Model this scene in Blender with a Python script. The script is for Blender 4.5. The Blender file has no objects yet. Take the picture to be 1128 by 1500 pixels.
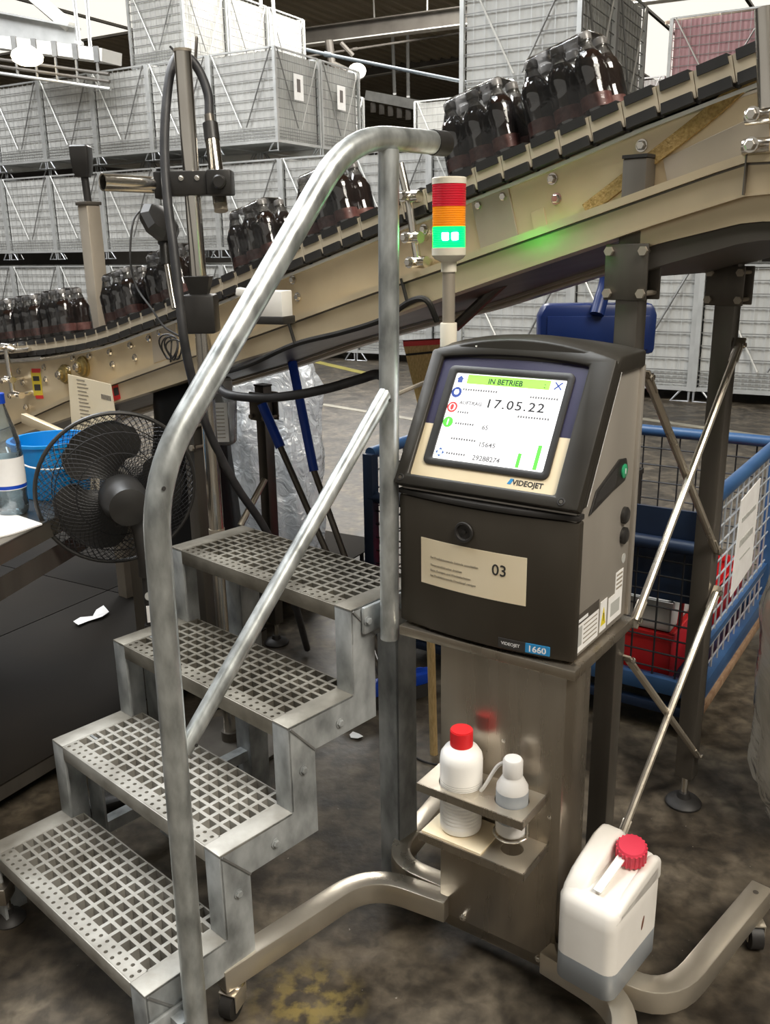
import bpy, bmesh, math, random
from mathutils import Matrix, Vector, noise as mnoise
random.seed(7)
R_ = math.radians
S = bpy.context.scene
COL = S.collection
V = Vector

# ------------------------------------------------------------------ camera
FPX, PITCH, ROLL, CAMZ = 1317.26, 0.285, -0.0161, 1.435
_fw = V((0, math.cos(PITCH), -math.sin(PITCH)))
_up0 = V((0, math.sin(PITCH), math.cos(PITCH)))
_rt0 = V((1, 0, 0))
_rt = math.cos(ROLL) * _rt0 + math.sin(ROLL) * _up0
_up = -math.sin(ROLL) * _rt0 + math.cos(ROLL) * _up0
CAM = V((0, 0, CAMZ))
cam = bpy.data.cameras.new('camera')
cam.sensor_fit = 'VERTICAL'; cam.sensor_height = 36; cam.sensor_width = 36
cam.lens = 36 * FPX / 1500
cam.clip_start = 0.02; cam.clip_end = 200
camo = bpy.data.objects.new('camera', cam); COL.objects.link(camo)
m = Matrix.Identity(4)
for i in range(3):
    m[i][0] = _rt[i]; m[i][1] = _up[i]; m[i][2] = -_fw[i]; m[i][3] = CAM[i]
camo.matrix_world = m
S.camera = camo

# ------------------------------------------------------------------ light and exposure
S.view_settings.view_transform = 'Standard'; S.view_settings.look = 'None'
S.view_settings.gamma = 1; S.view_settings.use_curve_mapping = False
S.view_settings.exposure = 0.8
S.cycles.use_denoising = True
S.cycles.max_bounces = 8; S.cycles.transparent_max_bounces = 16
S.cycles.sample_clamp_indirect = 6
W = bpy.data.worlds.new('World'); S.world = W; W.use_nodes = True
bg = W.node_tree.nodes['Background']
bg.inputs[0].default_value = (1.0, 0.95, 0.86, 1); bg.inputs[1].default_value = 0.26

def area(name, loc, size, power, color, target=None, size_y=None):
    l = bpy.data.lights.new(name, 'AREA'); l.energy = power; l.color = color
    l.shape = 'RECTANGLE'; l.size = size; l.size_y = size_y or size
    o = bpy.data.objects.new(name, l); COL.objects.link(o); o.location = loc
    d = (V(target) if target else V((loc[0], loc[1], 0))) - V(loc)
    o.rotation_euler = d.to_track_quat('-Z', 'Y').to_euler()
    return o
# area lights at the roof panes, the first two unseen and added as fill (added_window_1 .. window_4 in the ceiling)
area('roof_area_light', (-3.2, 3.2, 7.6), 3.0, 480, (0.93, 0.97, 1.0), (-3.2, 3.2, 0), 5.0)  # added for light from above on the work area, source unseen
area('roof_area_light', (3.0, -2.2, 7.6), 4.0, 760, (1.0, 0.93, 0.82), (1.2, 0.4, 0), 5.0)  # warm front fill added behind the camera, source unseen
area('roof_area_light', (1.0, 17.0, 7.6), 7.0, 1300, (1.0, 0.97, 0.92), (1.0, 17.0, 0), 5.0)
area('roof_area_light', (-7.0, 9.0, 7.6), 5.0, 650, (0.97, 0.98, 1.0), (-7.0, 9.0, 0), 5.0)

# ------------------------------------------------------------------ pixel helpers (design coordinates of the 1128x1500 frame -> places)
def ray(x, y): return _fw + _rt * ((x - 564) / FPX) + _up * ((750 - y) / FPX)
def at_z(x, y, z):
    d = ray(x, y); return CAM + d * ((z - CAMZ) / d.z)
def at_d(x, y, dep): return CAM + ray(x, y) * dep
def on_plane(x, y, P, n):
    d = ray(x, y); return CAM + d * ((V(P) - CAM).dot(n) / d.dot(n))

# ------------------------------------------------------------------ materials
MATS = {}
def nt(name):
    m = bpy.data.materials.new(name); m.use_nodes = True
    t = m.node_tree; t.nodes.clear()
    o = t.nodes.new('ShaderNodeOutputMaterial')
    return m, t, o
def N(t, typ, **kw):
    n = t.nodes.new(typ)
    for k, v in kw.items():
        if k.startswith('in_'):
            n.inputs[k[3:].replace('_', ' ')].default_value = v
        else: setattr(n, k, v)
    return n
def L(t, a, b): t.links.new(a, b)
def ramp(t, fac, stops):
    r = N(t, 'ShaderNodeValToRGB'); e = r.color_ramp.elements
    while len(e) < len(stops): e.new(0.5)
    for i, (p, c) in enumerate(stops):
        e[i].position = p; e[i].color = (c[0], c[1], c[2], 1)
    L(t, fac, r.inputs[0]); return r.outputs[0]
def pbr(name, c1, c2=None, rough=0.5, metal=0.0, scale=8, detail=4, stretch=(1, 1, 1), bump=0.0, bscale=None, emit=None, estr=0, trans=0, rvar=0.0, spec=0.5, vor=False, alpha=1, coat=0):
    m, t, o = nt(name)
    b = N(t, 'ShaderNodeBsdfPrincipled'); L(t, b.outputs[0], o.inputs[0])
    b.inputs['Roughness'].default_value = rough; b.inputs['Metallic'].default_value = metal
    b.inputs['Specular IOR Level'].default_value = spec
    b.inputs['Transmission Weight'].default_value = trans
    b.inputs['Alpha'].default_value = alpha
    b.inputs['Coat Weight'].default_value = coat
    tc = N(t, 'ShaderNodeTexCoord'); mp = N(t, 'ShaderNodeMapping')
    mp.inputs['Scale'].default_value = stretch
    L(t, tc.outputs['Object'], mp.inputs['Vector'])
    if vor: n = N(t, 'ShaderNodeTexVoronoi'); n.inputs['Scale'].default_value = scale; fac = n.outputs['Color']
    else:
        n = N(t, 'ShaderNodeTexNoise'); n.inputs['Scale'].default_value = scale; n.inputs['Detail'].default_value = detail; fac = n.outputs[0]
    L(t, mp.outputs[0], n.inputs['Vector'])
    if c2 is None: b.inputs['Base Color'].default_value = (*c1, 1)
    else: L(t, ramp(t, fac, [(0.3, c1), (0.7, c2)]), b.inputs['Base Color'])
    if rvar:
        mr = N(t, 'ShaderNodeMapRange'); mr.inputs[3].default_value = max(0.02, rough - rvar); mr.inputs[4].default_value = min(1, rough + rvar)
        L(t, fac, mr.inputs[0]); L(t, mr.outputs[0], b.inputs['Roughness'])
    if bump:
        n2 = N(t, 'ShaderNodeTexNoise'); n2.inputs['Scale'].default_value = bscale or scale * 4; n2.inputs['Detail'].default_value = 3
        L(t, mp.outputs[0], n2.inputs['Vector'])
        bp = N(t, 'ShaderNodeBump'); bp.inputs['Strength'].default_value = bump; bp.inputs['Distance'].default_value = 0.01
        L(t, n2.outputs[0], bp.inputs['Height']); L(t, bp.outputs[0], b.inputs['Normal'])
    if emit:
        b.inputs['Emission Color'].default_value = (*emit, 1); b.inputs['Emission Strength'].default_value = estr
    MATS[name] = m; return m
pbr('galv', (0.19, 0.20, 0.20), (0.50, 0.52, 0.52), 0.45, 0.3, 20, 9, (1, 1, 0.55), bump=0.08, bscale=60, rvar=0.10)
pbr('galv_tube', (0.27, 0.285, 0.28), (0.66, 0.69, 0.68), 0.36, 0.7, 34, 9, (1, 1, 0.4), bump=0.10, bscale=30, rvar=0.12)
pbr('galv_tread', (0.22, 0.205, 0.175), (0.44, 0.425, 0.385), 0.5, 0.3, 12, 8, bump=0.08, bscale=60)
pbr('galv_dirty', (0.10, 0.088, 0.068), (0.30, 0.28, 0.235), 0.5, 0.6, 9, 6, bump=0.1, bscale=50)
pbr('stainless', (0.34, 0.30, 0.245), (0.40, 0.355, 0.295), 0.28, 0.9, 5, 4, (5, 5, 0.5), bump=0.015, bscale=60, rvar=0.05)
pbr('stainless_leg', (0.50, 0.45, 0.37), (0.66, 0.60, 0.50), 0.30, 0.8, 6, 6, bump=0.04, bscale=40, rvar=0.1)
pbr('chrome', (0.66, 0.62, 0.56), (0.78, 0.75, 0.69), 0.22, 1.0, 8)
pbr('conv_steel', (0.58, 0.47, 0.31), (0.70, 0.585, 0.40), 0.36, 0.45, 5, 5, (1, 1, 1), bump=0.03, bscale=60, rvar=0.08)
pbr('conv_grey', (0.40, 0.35, 0.28), (0.50, 0.44, 0.36), 0.38, 0.5, 6, 5, bump=0.02, rvar=0.08)
pbr('leg_grey', (0.12, 0.107, 0.09), (0.18, 0.163, 0.14), 0.42, 0.7, 4, 4, (3, 3, 0.5))
pbr('belt_tan', (0.50, 0.42, 0.30), (0.64, 0.55, 0.41), 0.55, 0.0, 7, 4)
pbr('rubber', (0.012, 0.011, 0.010), (0.03, 0.027, 0.025), 0.55, 0, 12, 4)
pbr('black_plastic', (0.016, 0.015, 0.014), (0.03, 0.028, 0.026), 0.42, 0, 10, 4)
pbr('hose', (0.022, 0.022, 0.024), (0.045, 0.044, 0.046), 0.5, 0, 20, 3)
pbr('door_metal', (0.060, 0.051, 0.039), (0.085, 0.073, 0.057), 0.38, 0.55, 5, 4, (1, 1, 0.4), rvar=0.05)
pbr('bezel', (0.022, 0.019, 0.015), (0.036, 0.032, 0.025), 0.45, 0.1, 7, 5, bump=0.03)
pbr('side_metal', (0.34, 0.31, 0.27), (0.42, 0.385, 0.335), 0.45, 0.45, 3, 4, (2, 2, 0.7), rvar=0.07)
pbr('panel_blue', (0.03, 0.027, 0.07), None, 0.35)
pbr('panel_cream', (0.78, 0.66, 0.45), None, 0.5)
pbr('paper_cream', (0.80, 0.68, 0.47), (0.86, 0.75, 0.55), 0.7, 0, 10)
pbr('paper_white', (0.82, 0.80, 0.78), (0.9, 0.89, 0.87), 0.7, 0, 20)
pbr('ink', (0.03, 0.028, 0.026), None, 0.7)
pbr('ink_grey', (0.30, 0.26, 0.20), None, 0.7)
pbr('plate_blue', (0.03, 0.26, 0.56), None, 0.4)
pbr('plate_white', (0.85, 0.85, 0.85), None, 0.4)
pbr('warn_yellow', (0.75, 0.62, 0.02), None, 0.5)
pbr('tape_red', (0.62, 0.03, 0.03), None, 0.4)
pbr('tape_yellow', (0.72, 0.56, 0.03), (0.62, 0.47, 0.02), 0.45, 0, 30)
pbr('white_plastic', (0.70, 0.65, 0.53), (0.78, 0.73, 0.61), 0.45, 0, 8)
pbr('white_box', (0.75, 0.74, 0.70), (0.82, 0.8, 0.77), 0.4, 0, 8)
pbr('bottle_white', (0.86, 0.84, 0.80), (0.92, 0.90, 0.86), 0.35, 0, 5)
pbr('can_white', (0.74, 0.70, 0.64), (0.86, 0.83, 0.78), 0.42, 0, 6, 4)
pbr('can_liquid', (0.27, 0.29, 0.31), (0.34, 0.36, 0.38), 0.4, 0, 6)
pbr('cap_red', (0.72, 0.02, 0.025), None, 0.35)
pbr('cap_pink', (0.62, 0.035, 0.07), (0.72, 0.05, 0.09), 0.45, 0, 12)
pbr('translucent', (0.62, 0.60, 0.57), (0.72, 0.70, 0.67), 0.35, 0, 6)
pbr('stain_brown', (0.16, 0.06, 0.03), None, 0.6)
pbr('lens_red', (0.50, 0.012, 0.025), None, 0.22, emit=(0.5, 0.01, 0.03), estr=0.12)
pbr('lens_amber', (0.80, 0.26, 0.01), None, 0.22, emit=(0.9, 0.25, 0.0), estr=0.12)
pbr('lens_green', (0.0, 0.5, 0.13), None, 0.22, emit=(0.0, 1.0, 0.05), estr=2.6)
pbr('led_white', (0.9, 1, 0.95), None, 0.3, emit=(0.45, 1.0, 0.6), estr=16)
pbr('button_green', (0.03, 0.33, 0.15), None, 0.3)
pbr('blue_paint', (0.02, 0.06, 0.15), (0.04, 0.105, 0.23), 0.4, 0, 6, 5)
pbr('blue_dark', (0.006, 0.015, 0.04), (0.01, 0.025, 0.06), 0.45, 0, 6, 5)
pbr('rust', (0.20, 0.11, 0.06), (0.33, 0.22, 0.13), 0.8, 0, 30, 6, bump=0.2)
pbr('blue_plastic', (0.002, 0.012, 0.075), (0.003, 0.018, 0.10), 0.35, 0, 5)
pbr('bucket_blue', (0.0, 0.21, 0.58), (0.0, 0.25, 0.64), 0.35, 0, 5)
pbr('broom_blue', (0.005, 0.05, 0.42), (0.008, 0.07, 0.5), 0.35, 0, 5)
pbr('red_plastic', (0.62, 0.02, 0.02), (0.50, 0.015, 0.018), 0.4, 0, 5)
pbr('grey_plastic', (0.42, 0.42, 0.40), (0.5, 0.5, 0.47), 0.5, 0, 5)
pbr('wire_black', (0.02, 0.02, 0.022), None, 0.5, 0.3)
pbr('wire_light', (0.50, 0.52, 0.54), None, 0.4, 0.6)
pbr('wire_grey', (0.20, 0.20, 0.195), (0.30, 0.30, 0.29), 0.45, 0.6, 6)
pbr('post_grey', (0.46, 0.47, 0.46), (0.60, 0.61, 0.60), 0.42, 0.5, 5)
pbr('rod_light', (0.66, 0.66, 0.63), (0.78, 0.78, 0.75), 0.4, 0.4, 5)
pbr('straw', (0.50, 0.33, 0.13), (0.72, 0.52, 0.25), 0.8, 0, 5, 3, (80, 80, 2), bump=0.3, bscale=40)
pbr('strap', (0.24, 0.155, 0.045), (0.42, 0.29, 0.11), 0.75, 0, 160, 2, bump=0.35, bscale=220)
pbr('brass', (0.30, 0.23, 0.09), (0.40, 0.31, 0.14), 0.35, 0.9, 10)
pbr('beam_dark', (0.075, 0.065, 0.055), (0.11, 0.10, 0.085), 0.6, 0.1, 3)
pbr('beam_white', (0.68, 0.67, 0.63), (0.8, 0.79, 0.75), 0.5, 0, 3)
pbr('pipe_blue', (0.06, 0.075, 0.09), None, 0.5)
pbr('ceiling_sheet', (0.50, 0.44, 0.33), (0.58, 0.515, 0.39), 0.6, 0.2, 0.5)
pbr('wall_far', (0.06, 0.055, 0.05), (0.10, 0.09, 0.08), 0.8, 0, 0.5)
pbr('sky_glass', (0.9, 0.9, 0.88), None, 0.4, emit=(1.0, 0.96, 0.86), estr=0.6)
pbr('lamp_glow', (1, 0.9, 0.7), None, 0.4, emit=(1.0, 0.86, 0.62), estr=5.0)
pbr('table_steel', (0.13, 0.115, 0.095), (0.25, 0.225, 0.185), 0.28, 0.7, 3, 5, rvar=0.1)
pbr('plat_steel', (0.005, 0.004, 0.003), (0.016, 0.013, 0.010), 0.75, 0.0, 2.2, 6, rvar=0.1, bump=0.05, spec=0.1)
pbr('screen_white', (0.9, 0.9, 0.9), None, 0.4, emit=(1, 0.985, 0.99), estr=0.8)
pbr('screen_green', (0.3, 0.8, 0.1), None, 0.4, emit=(0.26, 0.80, 0.06), estr=0.42)
pbr('screen_bluei', (0.03, 0.06, 0.25), None, 0.4, emit=(0.03, 0.06, 0.26), estr=0.4)
pbr('screen_redi', (0.7, 0.05, 0.05), None, 0.4, emit=(0.75, 0.05, 0.05), estr=0.4)
pbr('screen_greeni', (0.1, 0.6, 0.06), None, 0.4, emit=(0.10, 0.60, 0.06), estr=0.4)
pbr('screen_pale', (0.6, 0.72, 0.88), None, 0.4, emit=(0.55, 0.72, 0.90), estr=0.4)
pbr('screen_ink', (0.02, 0.02, 0.02), None, 0.4, emit=(0.02, 0.02, 0.03), estr=0.3)
pbr('screen_soft', (0.12, 0.12, 0.12), None, 0.4, emit=(0.12, 0.12, 0.13), estr=0.5)
pbr('cola', (0.010, 0.005, 0.004), (0.018, 0.008, 0.006), 0.07, 0, 9, spec=0.9, coat=1.0)
pbr('bottle_label', (0.10, 0.03, 0.028), (0.30, 0.14, 0.12), 0.4, 0, 40, 3)
pbr('bottle_cap', (0.22, 0.21, 0.20), None, 0.25)
pbr('pink_liner', (0.56, 0.34, 0.36), (0.66, 0.42, 0.44), 0.6, 0, 3)
pbr('barcode', (0.12, 0.10, 0.09), None, 0.7)
pbr('black_bag', (0.004, 0.004, 0.005), (0.008, 0.008, 0.009), 0.55, 0, 7, bump=0.15, bscale=10)
pbr('paint_line', (0.30, 0.28, 0.22), (0.2, 0.18, 0.14), 0.6, 0, 4)
pbr('paint_yellow', (0.42, 0.36, 0.08), (0.3, 0.26, 0.07), 0.6, 0, 4)

def film_mat(name, tint, base=0.12, rough=0.12, bump=0.5, bscale=14, milky=(0.8, 0.82, 0.84), mfac=0.25):
    m, t, o = nt(name)
    tr = N(t, 'ShaderNodeBsdfTransparent'); tr.inputs[0].default_value = (*tint, 1)
    gl = N(t, 'ShaderNodeBsdfGlossy'); gl.inputs['Roughness'].default_value = rough; gl.inputs['Color'].default_value = (1, 1, 1, 1)
    df = N(t, 'ShaderNodeBsdfDiffuse'); df.inputs['Color'].default_value = (*milky, 1)
    tl = N(t, 'ShaderNodeBsdfTranslucent'); tl.inputs['Color'].default_value = (*milky, 1)
    fr = N(t, 'ShaderNodeFresnel'); fr.inputs['IOR'].default_value = 1.45
    tc = N(t, 'ShaderNodeTexCoord'); n2 = N(t, 'ShaderNodeTexNoise'); n2.inputs['Scale'].default_value = bscale; n2.inputs['Detail'].default_value = 5
    n2.inputs['Distortion'].default_value = 1.2
    L(t, tc.outputs['Object'], n2.inputs['Vector'])
    bp = N(t, 'ShaderNodeBump'); bp.inputs['Strength'].default_value = bump; bp.inputs['Distance'].default_value = 0.03
    L(t, n2.outputs[0], bp.inputs['Height'])
    for nd in (gl, fr, df): L(t, bp.outputs[0], nd.inputs['Normal'])
    md = N(t, 'ShaderNodeMixShader'); md.inputs[0].default_value = 0.4
    L(t, df.outputs[0], md.inputs[1]); L(t, tl.outputs[0], md.inputs[2])
    m1 = N(t, 'ShaderNodeMixShader'); m1.inputs[0].default_value = mfac
    L(t, tr.outputs[0], m1.inputs[1]); L(t, md.outputs[0], m1.inputs[2])
    ad = N(t, 'ShaderNodeMath', operation='ADD'); ad.inputs[1].default_value = base; ad.use_clamp = True
    L(t, fr.outputs[0], ad.inputs[0])
    m2 = N(t, 'ShaderNodeMixShader'); L(t, ad.outputs[0], m2.inputs[0])
    L(t, m1.outputs[0], m2.inputs[1]); L(t, gl.outputs[0], m2.inputs[2]); L(t, m2.outputs[0], o.inputs[0])
    MATS[name] = m
film_mat('shrink_film', (0.98, 0.98, 0.98), 0.0, 0.05, 0.08, 30, (0.7, 0.7, 0.7), 0.02)
film_mat('neck_clear', (0.75, 0.74, 0.72), 0.10, 0.08, 0.1, 20, (0.5, 0.49, 0.47), 0.30)
film_mat('bag_film', (0.86, 0.9, 0.94), 0.12, 0.2, 1.0, 15, (0.88, 0.92, 0.96), 0.85)
film_mat('bag_clear', (0.86, 0.84, 0.80), 0.14, 0.2, 0.5, 5, (0.70, 0.66, 0.58), 0.6)
film_mat('water_bottle', (0.80, 0.88, 0.92), 0.06, 0.05, 0.1, 20, (0.7, 0.78, 0.82), 0.08)
film_mat('canister', (0.8, 0.8, 0.8), 0.08, 0.2, 0.1, 20, (0.5, 0.5, 0.5), 0.45)

# corrugated white liner sheet
def liner_mat(name, c1, c2):
    m, t, o = nt(name)
    b = N(t, 'ShaderNodeBsdfPrincipled'); L(t, b.outputs[0], o.inputs[0]); b.inputs['Roughness'].default_value = 0.55
    tc = N(t, 'ShaderNodeTexCoord'); sx = N(t, 'ShaderNodeSeparateXYZ'); L(t, tc.outputs['Object'], sx.inputs[0])
    ad = N(t, 'ShaderNodeMath', operation='ADD'); L(t, sx.outputs[0], ad.inputs[0]); L(t, sx.outputs[1], ad.inputs[1])
    ml = N(t, 'ShaderNodeMath', operation='MULTIPLY'); ml.inputs[1].default_value = 115; L(t, ad.outputs[0], ml.inputs[0])
    si = N(t, 'ShaderNodeMath', operation='SINE'); L(t, ml.outputs[0], si.inputs[0])
    bp = N(t, 'ShaderNodeBump'); bp.inputs['Strength'].default_value = 0.22; bp.inputs['Distance'].default_value = 0.012
    L(t, si.outputs[0], bp.inputs['Height']); L(t, bp.outputs[0], b.inputs['Normal'])
    n = N(t, 'ShaderNodeTexNoise'); n.inputs['Scale'].default_value = 3; n.inputs['Detail'].default_value = 5
    L(t, tc.outputs['Object'], n.inputs['Vector'])
    L(t, ramp(t, n.outputs[0], [(0.3, c1), (0.7, c2)]), b.inputs['Base Color'])
    MATS[name] = m
liner_mat('liner', (0.42, 0.42, 0.40), (0.54, 0.54, 0.515))
liner_mat('liner_pink', (0.50, 0.27, 0.30), (0.60, 0.36, 0.38))

# floor: stained dark concrete
def floor_mat():
    m, t, o = nt('floor_concrete')
    b = N(t, 'ShaderNodeBsdfPrincipled'); L(t, b.outputs[0], o.inputs[0])
    tc = N(t, 'ShaderNodeTexCoord')
    def noise(s, d, dist=0):
        n = N(t, 'ShaderNodeTexNoise'); n.inputs['Scale'].default_value = s; n.inputs['Detail'].default_value = d; n.inputs['Distortion'].default_value = dist
        L(t, tc.outputs['Object'], n.inputs['Vector']); return n.outputs[0]
    big = noise(1.3, 6, 0.6); mid = noise(6, 8, 0.4); fine = noise(90, 3)
    c1 = ramp(t, big, [(0.32, (0.025, 0.020, 0.0145)), (0.68, (0.082, 0.068, 0.050))])
    c2 = ramp(t, mid, [(0.40, (0.015, 0.0115, 0.008)), (0.70, (0.16, 0.134, 0.10))])
    mx = N(t, 'ShaderNodeMixRGB'); mx.inputs[0].default_value = 0.5; L(t, c1, mx.inputs[1]); L(t, c2, mx.inputs[2])
    c3 = ramp(t, noise(24, 8, 0.3), [(0.36, (0.62, 0.61, 0.60)), (0.68, (1.75, 1.72, 1.66))])
    mg = N(t, 'ShaderNodeMixRGB', blend_type='MULTIPLY'); mg.inputs[0].default_value = 0.85; L(t, mx.outputs[0], mg.inputs[1]); L(t, c3, mg.inputs[2]); mx = mg
    sp = N(t, 'ShaderNodeMath', operation='GREATER_THAN'); sp.inputs[1].default_value = 0.745; L(t, fine, sp.inputs[0])
    m2 = N(t, 'ShaderNodeMixRGB'); m2.inputs[2].default_value = (0.24, 0.215, 0.18, 1); L(t, sp.outputs[0], m2.inputs[0]); L(t, mx.outputs[0], m2.inputs[1])
    # worn yellow paint patch in front of the printer stand
    P = at_z(450, 1468, 0)
    mp = N(t, 'ShaderNodeMapping'); mp.inputs['Location'].default_value = (-P.x, -P.y, 0); L(t, tc.outputs['Object'], mp.inputs['Vector'])
    ln = N(t, 'ShaderNodeVectorMath', operation='LENGTH'); L(t, mp.outputs[0], ln.inputs[0])
    mr = N(t, 'ShaderNodeMapRange'); mr.inputs[1].default_value = 0.13; mr.inputs[2].default_value = 0.0; L(t, ln.outputs['Value'], mr.inputs[0])
    mm = N(t, 'ShaderNodeMath', operation='MULTIPLY'); L(t, mr.outputs[0], mm.inputs[0]); L(t, ramp(t, noise(30, 6), [(0.44, (0, 0, 0)), (0.60, (1, 1, 1))]), mm.inputs[1])
    m4 = N(t, 'ShaderNodeMath', operation='MULTIPLY'); m4.inputs[1].default_value = 1.0; m4.use_clamp = True; L(t, mm.outputs[0], m4.inputs[0])
    m3 = N(t, 'ShaderNodeMixRGB'); m3.inputs[2].default_value = (0.27, 0.205, 0.065, 1); L(t, m4.outputs[0], m3.inputs[0]); L(t, m2.outputs[0], m3.inputs[1])
    L(t, m3.outputs[0], b.inputs['Base Color'])
    mr2 = N(t, 'ShaderNodeMapRange'); mr2.inputs[3].default_value = 0.28; mr2.inputs[4].default_value = 0.65; L(t, mid, mr2.inputs[0]); L(t, mr2.outputs[0], b.inputs['Roughness']); b.inputs['Specular IOR Level'].default_value = 0.3
    bp = N(t, 'ShaderNodeBump'); bp.inputs['Strength'].default_value = 0.12; bp.inputs['Distance'].default_value = 0.01; L(t, noise(45, 5), bp.inputs['Height']); L(t, bp.outputs[0], b.inputs['Normal'])
    MATS['floor_concrete'] = m
floor_mat()

# ------------------------------------------------------------------ mesh helpers
class MB:
    def __init__(s, T=None): s.v = []; s.f = []; s.T = T
    def add(s, vs, fs):
        b = len(s.v)
        for p in vs:
            p = V(p); s.v.append(s.T @ p if s.T else p)
        s.f += [tuple(b + i for i in f) for f in fs]; return s
    def box(s, c, d, R=None):
        hx, hy, hz = d[0] / 2, d[1] / 2, d[2] / 2
        vs = [V((x, y, z)) for x in (-hx, hx) for y in (-hy, hy) for z in (-hz, hz)]
        if R: vs = [R @ p for p in vs]
        c = V(c)
        return s.add([p + c for p in vs], [(0, 1, 3, 2), (4, 6, 7, 5), (0, 4, 5, 1), (2, 3, 7, 6), (0, 2, 6, 4), (1, 5, 7, 3)])
    def span(s, x0, x1, y0, y1, z0, z1):
        return s.box(((x0 + x1) / 2, (y0 + y1) / 2, (z0 + z1) / 2), (abs(x1 - x0), abs(y1 - y0), abs(z1 - z0)))
    def beam(s, p0, p1, w, h, up=(0, 0, 1)):
        p0, p1 = V(p0), V(p1); d = p1 - p0; ln = d.length; d.normalize()
        up = V(up)
        if abs(d.dot(up)) > 0.99: up = V((0, 1, 0))
        sx = d.cross(up).normalized(); uz = sx.cross(d).normalized()
        R = Matrix((d, sx, uz)).transposed()
        return s.box((p0 + p1) / 2, (ln, w, h), R)
    def tube(s, pts, r, seg=12, cap=True, close=False):
        pts = [V(p) for p in pts]; n = len(pts)
        rs = r if isinstance(r, (list, tuple)) else [r] * n
        ring = []; prev = None; vs = []; fs = []
        for i, p in enumerate(pts):
            if close: d = pts[(i + 1) % n] - pts[i - 1]
            else: d = pts[min(i + 1, n - 1)] - pts[max(i - 1, 0)]
            d.normalize()
            if prev is None:
                a = V((0, 0, 1)) if abs(d.z) < 0.9 else V((1, 0, 0)); x = a.cross(d).normalized()
            else: x = (prev - d * prev.dot(d)).normalized()
            prev = x; y = d.cross(x)
            for k in range(seg):
                a = 2 * math.pi * k / seg; vs.append(p + (x * math.cos(a) + y * math.sin(a)) * rs[i])
        m_ = n if close else n - 1
        for i in range(m_):
            j = (i + 1) % n
            for k in range(seg):
                k2 = (k + 1) % seg; fs.append((i * seg + k, i * seg + k2, j * seg + k2, j * seg + k))
        if cap and not close: fs += [tuple(range(seg))[::-1], tuple((n - 1) * seg + k for k in range(seg))]
        return s.add(vs, fs)
    def lathe(s, prof, seg=20, M=None, cap=True, sx=1, sy=1):
        vs = []; fs = []; n = len(prof)
        for (r, z) in prof:
            for k in range(seg):
                a = 2 * math.pi * k / seg; p = V((r * math.cos(a) * sx, r * math.sin(a) * sy, z)); vs.append(M @ p if M else p)
        for i in range(n - 1):
            for k in range(seg):
                k2 = (k + 1) % seg; fs.append((i * seg + k, i * seg + k2, (i + 1) * seg + k2, (i + 1) * seg + k))
        if cap: fs += [tuple(range(seg))[::-1], tuple((n - 1) * seg + k for k in range(seg))]
        return s.add(vs, fs)
    def prism(s, poly, h, M=None):
        n = len(poly); vs = [V((p[0], p[1], 0)) for p in poly] + [V((p[0], p[1], h)) for p in poly]
        if M: vs = [M @ p for p in vs]
        return s.add(vs, [tuple(range(n))[::-1], tuple(range(n, 2 * n))] + [(i, (i + 1) % n, n + (i + 1) % n, n + i) for i in range(n)])
    def sweep(s, pts, w, h, up=(0, 0, 1)):
        pts = [V(p) for p in pts]; n = len(pts); up = V(up); vs = []; fs = []
        for i, p in enumerate(pts):
            d = (pts[min(i + 1, n - 1)] - pts[max(i - 1, 0)]).normalized(); x = d.cross(up).normalized(); u2 = x.cross(d)
            vs += [p - x * w / 2 - u2 * h / 2, p + x * w / 2 - u2 * h / 2, p + x * w / 2 + u2 * h / 2, p - x * w / 2 + u2 * h / 2]
        for i in range(n - 1):
            for k in range(4): fs.append((i * 4 + k, i * 4 + (k + 1) % 4, i * 4 + 4 + (k + 1) % 4, i * 4 + 4 + k))
        fs += [(3, 2, 1, 0), (n * 4 - 4, n * 4 - 3, n * 4 - 2, n * 4 - 1)]
        return s.add(vs, fs)
def rotz(a): return Matrix.Rotation(a, 3, 'Z')
def frame(o, x, y, z):
    m = Matrix.Identity(4)
    for i in range(3): m[i][0] = x[i]; m[i][1] = y[i]; m[i][2] = z[i]; m[i][3] = o[i]
    return m
def track(p0, p1):
    """matrix whose z axis runs p0 -> p1"""
    p0 = V(p0); d = (V(p1) - p0).normalized(); q = d.to_track_quat('Z', 'Y').to_matrix().to_4x4(); q.translation = p0; return q
def arc_pts(pts, rad, n=6):
    """round the corners of a polyline"""
    pts = [V(p) for p in pts]; out = [pts[0]]
    for i in range(1, len(pts) - 1):
        a, b, c = pts[i - 1], pts[i], pts[i + 1]
        r = min(rad, (a - b).length * 0.49, (c - b).length * 0.49)
        p = b + (a - b).normalized() * r; q = b + (c - b).normalized() * r
        for k in range(n + 1):
            t = k / n; out.append(p * (1 - t) ** 2 + b * 2 * t * (1 - t) + q * t * t)
    out.append(pts[-1]); return out
def spline(pts, n=8):
    pts = [V(p) for p in pts]; P = [pts[0] * 2 - pts[1]] + pts + [pts[-1] * 2 - pts[-2]]; out = []
    for i in range(1, len(P) - 2):
        for k in range(n):
            t = k / n; a, b, c, d = P[i - 1], P[i], P[i + 1], P[i + 2]
            out.append(0.5 * ((2 * b) + (c - a) * t + (2 * a - 5 * b + 4 * c - d) * t * t + (-a + 3 * b - 3 * c + d) * t ** 3))
    out.append(pts[-1]); return out

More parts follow.
